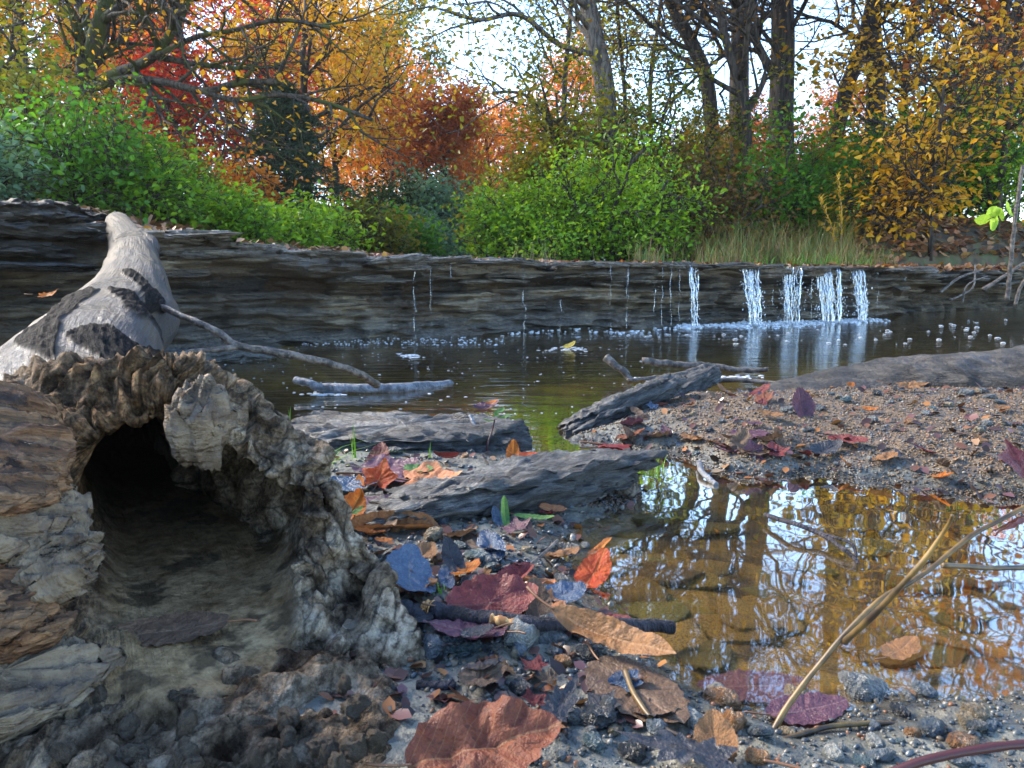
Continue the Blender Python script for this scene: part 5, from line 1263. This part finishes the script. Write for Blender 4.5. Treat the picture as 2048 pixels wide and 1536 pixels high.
sd_ = empty('seedling', at_z(972, 925, .03)); tag(sd_, 'little green seedling on a red stem in front of the pool', 'plant')
L0 = np.array(sd_.location)
stick('stem', [A3(972, 925, 1.62) - L0, A3(975, 890, 1.62) - L0, A3(985, 860, 1.63) - L0, A3(990, 838, 1.63) - L0], .0025, .0015, M_cane, '', parent=sd_)
for i, (px, py, yw) in enumerate([(978, 842, 200), (992, 830, 80), (1008, 835, 10), (1000, 822, 50), (982, 832, 150)]):
    o = link('leaf', leaf_mesh('oval', 500 + i, .4, .25, .08), ML['green'], sd_, A3(px, py, 1.63) - L0, (.3, -.2, math.radians(yw))); o.scale = (.013,) * 3
sd_ = empty('seedling', at_z(712, 1070, .02)); tag(sd_, 'tiny two leaved sprout beside the log flare', 'plant'); L0 = np.array(sd_.location)
stick('stem', [A3(712, 1075, 1.12) - L0, A3(708, 1050, 1.12) - L0, A3(709, 1030, 1.12) - L0], .0015, .001, M_cane, '', parent=sd_)
for i, (px, py, yw) in enumerate([(703, 1026, 170), (715, 1022, 40)]):
    o = link('leaf', leaf_mesh('oval', 510 + i, .4, .25, .08), ML['green'], sd_, A3(px, py, 1.12) - L0, (.3, -.4, math.radians(yw))); o.scale = (.010,) * 3
# ground cover above the ledge
mb = MB()
for i in range(13000):
    px = 1000 + 800 * rg.rand() ** .55; d = rg.uniform(.12, 2.3); x = (px - CX) / F * 6.2; y = lip_y(x) + d
    if pn(np.array([[x * 2.4, y * 2.4, 5.]]))[0] < -.05 + .3 * (px < 1350): continue
    z = max(gz_at(x, y), lip_z(x) + .01 if d < 1.2 else -9)
    blades(mb, (x, y, z), 1, rg.uniform(.10, .32) * (1 + 1.0 * sstep(.3, 1.4, d) * sstep(1250, 1450, px)), .007, .02, .7)
tag(link('dry_grass', mb.mesh('dry_grass', False), M_dry), 'dry grass and weeds along the right side above the falls', kind='stuff')
for i, (px, d, n) in enumerate([(1560, .2, 26), (1620, .16, 30), (1660, .3, 26), (1480, .25, 18), (1700, .2, 16)]):
    x = (px - CX) / F * 6.0; y = lip_y(x) + d; mb = MB(); blades(mb, (0, 0, 0), n * 2, .16, .006, .06, 1.5)
    tag(link('grass_tuft', mb.mesh('grass_tuft', False), M_grass, None, (x, y, lip_z(x) + .02)), ['green grass tuft above the wide middle waterfall', 'thick drooping grass tuft on the lip right of the middle falls', 'grass tuft in front of the yellow weed', 'small grass tuft above the lone left waterfall', 'grass tuft above the last waterfall on the right'][i], 'grass', 'grass tufts above the falls')
# tall yellow weed
wr = empty('yellow_weed', Vector(at_y(1680, 520, 6.7))); L0 = np.array(wr.location); tag(wr, 'tall weed with drooping golden yellow leaves above the falls', 'plant')
for a_, px, py in ((0, 1676, 352), (1, 1640, 400)):
    P = np.array([A3(1680, 520, 6.7) - L0, A3((1680 + px) / 2 + 4, (520 + py) / 2, 6.7) - L0, A3(px, py, 6.7) - L0]); stick('stem', P, .007, .003, M_stalk, '', parent=wr)
    mb = MB(); Pc = catmull(P, 14)
    for i in range(9, len(Pc)): blades(mb, Pc[i], 2, .12, .018, .004, 1.9)
    link('foliage', mb.mesh('foliage', False), m_foliage('yellow_weed_leaves', [(0, (.5, .3, .03)), (1, (.65, .45, .05))], .3), wr)
# roots and twigs hanging at the right end of the ledge
for i, (pts, r, lab) in enumerate([([(1880, 585, 6.0), (1920, 555, 6.1), (1965, 540, 6.2)], .012, 'dark root under the right end of the ledge pointing up'), ([(1900, 600, 5.9), (1945, 575, 6.0), (1950, 530, 6.1)], .009, 'crooked root hanging left of the pale slanting stick'),
    ([(1965, 580, 5.7), (2020, 545, 5.7), (2080, 505, 5.7)], .016, 'pale slanting stick leaning on the bank at the right edge'), ([(2015, 600, 5.6), (2022, 520, 5.6), (2030, 440, 5.6), (2045, 330, 5.6)], .018, 'upright grey stem at the right edge of the bank'),
    ([(2030, 610, 5.5), (2050, 560, 5.5), (2100, 545, 5.5)], .014, 'low brown root touching the pool at the right edge'), ([(1925, 605, 5.8), (1935, 570, 5.8), (1975, 552, 5.9)], .007, 'thin root between the crooked root and the pale stick')]):
    stick('hanging_root', [A3(*q) for q in pts], r, r * .7, M_branch, lab, 'root', 7, group='roots and sticks under the right bank')
lf = empty('sprig', Vector(at_y(1985, 440, 4.6))); tag(lf, 'bright yellow green sprig hanging over the right bank', 'plant'); L0 = np.array(lf.location)
stick('stem', [A3(2090, 400, 4.7) - L0, A3(2030, 415, 4.65) - L0, A3(1975, 440, 4.6) - L0], .004, .002, M_branch, '', parent=lf)
for i, (px, py, yw) in enumerate([(1968, 440, 190), (1985, 425, 100), (2000, 430, 60), (2015, 418, 20), (1990, 445, 250)]):
    o = link('leaf', leaf_mesh('broad', 520 + i, .3, .2, .1), m_leaf('lime_leaf', (.3, .5, .04), (.42, .6, .06), (.2, .4, .03), (.4, .6, .1), .4, .2, .35), lf, A3(px, py, 4.6) - L0, (1.1, .3 * i, math.radians(yw))); o.scale = (.05,) * 3
# ============================================================ falling water, foam and bubbles
def gl_(N): return N.n('BsdfGlossy', {'Color': (1, 1, 1), 'Roughness': .1}).outputs[0]
N = NT('falling_water')
fr = N.n('LayerWeight', {'Blend': .5}).outputs['Facing']
wh = N.bsdf((.78, .86, .95), .12, None, .6)
tr = N.n('BsdfTransparent', {'Color': (.9, .95, 1)}).outputs[0]
gl = N.n('BsdfGlossy', {'Color': (1, 1, 1), 'Roughness': .08}).outputs[0]
M_fall = N.done(N.n('MixShader', {0: .3, 1: N.n('MixShader', {0: .3, 1: tr, 2: wh}).outputs[0], 2: gl}).outputs[0])
N = NT('water_veil'); q = N.coord()
nn_ = N.noise(N.map(q, (75, 20, 11)), 1, 4, .6, .6)
M_veil = N.done(N.n('MixShader', {0: N.rng(nn_, .5, 1.0, .0, .7), 1: N.n('BsdfTransparent').outputs[0], 2: N.n('MixShader', {0: .35, 1: N.bsdf((.8, .87, .95), .15), 2: gl_(N)}).outputs[0]}).outputs[0])
N = NT('foam'); M_foam = N.done(N.n('MixShader', {0: .25, 1: N.bsdf((.75, .8, .86), .3), 2: N.n('BsdfTransparent').outputs[0]}).outputs[0])
def sphere(n=(7, 5)):
    u = np.linspace(0, 2 * np.pi, n[0], endpoint=False); v = np.linspace(-np.pi / 2, np.pi / 2, n[1]); U, W = np.meshgrid(u, v)
    return np.stack([np.cos(W) * np.cos(U), np.cos(W) * np.sin(U), np.sin(W)], -1).reshape(-1, 3), grid_faces(n[1], n[0], True)
SPv, SPq = sphere()
def lip_point(px):
    x = (px - CX) / F * 5
    for _ in range(6):
        x = (px - CX) / F * (lip_y(x) - .12)
    return x, lip_y(x) - .12, lip_z(x)
def fall(name, px, wpx, n, drops, label, group, r=.0045, seed=0, slant=0):
    rg = np.random.RandomState(seed); x0, y0, z0 = lip_point(px); pxm = y0 / F
    mb = MB()
    for i in range(n):
        xo = (rg.rand() - .5) * wpx * pxm; t0 = rg.uniform(0, .06) if rg.rand() < .6 else rg.uniform(0, .5); t1 = 1 if rg.rand() < .4 else rg.uniform(t0 + .2, 1)
        t = np.linspace(t0, t1, 22); f = np.random.RandomState(seed * 50 + i).rand() * 9
        wig = .013 * fbm(np.stack([t * 5, t * 0 + f, t * 0], -1), 3, seed)
        P = np.stack([xo * (1 - .25 * t) + wig + slant * t, -.06 * np.sqrt(t + .002) - .02 * rg.rand() + .008 * pn(np.stack([t * 6, t * 0 + f, t * 0 + 4], -1), 2), .02 - (z0 + .02) * t], -1)
        rad = r * (.35 + 1.2 * np.abs(pn(np.stack([t * 14, t * 0 + f, t * 0 + 2], -1), 9))) * rg.uniform(.6, 1.4)
        rad[0] *= .3; rad[-1] *= .3
        rad *= np.where(pn(np.stack([t * 9, t * 0 + f * 3, t * 0 + 7], -1), 4) > -.12 - .3 * (n > 8), 1, .12)
        mb.tube(P, rad, 5)
    for i in range(drops):
        t = rg.rand() ** .8; s = r * rg.uniform(.3, .9)
        c = np.array([(rg.rand() - .5) * wpx * pxm * 1.25 + slant * t, -.06 * math.sqrt(t) + rg.normal() * .025, -z0 * t])
        mb.add(SPv * np.array([s, s, s * rg.uniform(1, 2.4)]) + c, None, SPq)
    veil = None
    if n > 8:
        veil = MB()
        for i in range(max(2, n // 7)):
            xo = (rg.rand() - .5) * wpx * pxm * .8; w_ = wpx * pxm * rg.uniform(.16, .42); t = np.linspace(0, 1, 40); f = rg.rand() * 9
            c_ = xo * (1 - .2 * t) + .012 * fbm(np.stack([t * 4, t * 0 + f, t * 0], -1), 3, seed) + slant * t
            hw = w_ * .5 * sstep(-.02, .05 + .1 * rg.rand(), t) * (.9 - .55 * t + .45 * pn(np.stack([t * 7, t * 0 + f, t * 0 + 3], -1), 4))
            g_ = []
            for u in np.linspace(-1, 1, 9):
                g_.append(np.stack([c_ + u * np.maximum(hw, .0015), -.06 * np.sqrt(t + .002) - .012 * rg.rand() + .010 * pn(np.stack([t * 5, t * 0 + u * 1.5, t * 0 + f], -1), 6), .02 - (z0 + .02) * t], -1))
            veil.add(np.stack(g_, 1).reshape(-1, 3), None, grid_faces(40, 9))
    o = link(name, mb.mesh(name), M_fall, None, (x0, y0, z0)); tag(o, label, name, group)
    if veil is not None: link('veil', veil.mesh('veil'), M_veil, o)
    return o
WF = 'waterfalls dropping from the ledge'
fall('waterfall', 1380, 15, 14, 110, 'narrow waterfall furthest left, apart from the others', WF, .0042, 1, .02)
fall('waterfall', 1492, 34, 32, 220, 'dense white waterfall between the narrow one and the sparse one', WF, .0050, 2, .05)
fall('waterfall', 1577, 44, 26, 260, 'sparse broken waterfall in the middle of the group', WF, .0036, 3)
fall('waterfall', 1646, 52, 40, 300, 'widest waterfall splitting into white strands', WF, .0050, 4, .03)
fall('waterfall', 1706, 24, 22, 200, 'short waterfall furthest right in the group', WF, .0048, 5, .04)
TR = 'thin dripping trickles along the ledge'
zone = lambda px: 'under the left part of the wet ledge' if px < 920 else 'below the middle of the ledge' if px < 1160 else 'left of the narrow waterfall' if px < 1370 else 'between the waterfalls' if px < 1740 else 'right of the last waterfall'
for i, px in enumerate([832, 866, 905, 1048, 1118, 1215, 1252, 1305, 1318, 1335, 1352, 1540, 1612, 1745, 1800]):
    fall('trickle', px, 5, 1 if i % 3 else 2, 26, 'thin broken trickle of drops ' + zone(px), TR, .0012, 20 + i)
rg = np.random.RandomState(8)
# foam along the foot of the falls and flecks on the pool
mb = MB()
def blob(px, py, s, fl=.4):
    c = at_z(px, py, .001); mb.add(SPv * np.array([s * rg.uniform(.6, 1.8), s, s * fl]) + c, None, SPq)
for _ in range(460):
    px = rg.uniform(1010, 1780); c = 655 - (px - 1380) * .031 + rg.normal() * 2.6 + 3 * math.sin(px * .021)
    if px < 1430 and rg.rand() < .6: continue
    blob(px, c, rg.uniform(.004, .013))
for pc, wd in ((1380, 14), (1495, 26), (1578, 24), (1648, 34), (1707, 18)):
    for _ in range(120):
        px = pc + rg.normal() * wd; blob(px, 652 - (px - 1380) * .031 + rg.normal() * 2.2, rg.uniform(.005, .016), .8)
for _ in range(240): blob(rg.uniform(600, 1010), 690 - (rg.uniform(0, 1)) * 16, rg.uniform(.002, .006))
tag(link('foam', mb.mesh('foam'), M_foam), 'white foam line along the foot of the falls', kind='stuff')
mb = MB()
for _ in range(230):
    px, py = rg.uniform(420, 1300), 690 + 150 * rg.rand() ** 1.5; blob(px, py, rg.uniform(.0015, .0045), .2)
for cx_, cy_, sx_ in ((820, 712, 18), (1135, 698, 36), (1480, 755, 40), (1280, 758, 25), (650, 788, 30)):
    for _ in range(40): blob(cx_ + rg.normal() * sx_ * .6, cy_ + rg.normal() * 2, rg.uniform(.004, .010), .15)
tag(link('foam', mb.mesh('foam'), M_foam), 'flecks of foam drifting on the pool', kind='stuff')
N = NT('bubble'); wgt = N.n('LayerWeight', {'Blend': .35}).outputs['Facing']
M_bub = N.done(N.n('MixShader', {0: N.rng(wgt, 0, 1, .12, .8), 1: N.n('BsdfTransparent').outputs[0], 2: N.bsdf((.85, .88, .92), .1)}).outputs[0])
v_, q_ = sphere((14, 9)); bme = mesh('foam_bubble', v_, None, q_)
for _ in range(150):
    r = rg.rand()
    if r < .45: px, py, w_ = rg.normal(1240, 110), rg.normal(670, 5), 'left of the waterfalls'
    elif r < .68: px, py, w_ = rg.uniform(1470, 1740), rg.uniform(655, 692), 'in front of the waterfalls'
    else: px, py, w_ = rg.uniform(1750, 2060), rg.uniform(632, 690), 'near the right edge of the pool'
    if py < 657 - (px - 1380) * .03: continue
    c = at_z(px, py, .0); s = .003 + .011 * rg.rand() ** 1.6 * (1.25 if px > 1750 else 1)
    o = link('foam_bubble', bme, M_bub, None, c); o.scale = (s * rg.uniform(.8, 1.3), s, s * .5)
    tag(o, 'white bubble floating on the pool ' + w_, 'bubble', 'bubbles floating ' + w_)
# little raft of scum with two twigs
leaf('pale yellow leaf on the raft of foam in the middle of the pool', 1138, 693, .07, 'oval', 'yellow', 20, -20, 20, .6, .3, .1, z=.012, seed=70)
# ============================================================ thin autumn haze filling the valley
N = NT('haze_air')
vol = N.n('VolumePrincipled', {'Color': (.82, .9, 1.0), 'Density': .0009, 'Anisotropy': .35})
N.t.links.new(vol.outputs[0], N.out.inputs['Volume'])
hx, hy0, hy1, z0, z1 = 260, -6, 175, -3.0, 32
hv = [(x, y, z) for z in (z0, z1) for y in (hy0, hy1) for x in (-hx, hx)]
hz = link('haze', mesh('haze', hv, None, [[0, 2, 3, 1], [4, 5, 7, 6], [0, 1, 5, 4], [2, 6, 7, 3], [0, 4, 6, 2], [1, 3, 7, 5]], False), N.m)
tag(hz, 'thin blue autumn haze in the creek valley', kind='stuff')
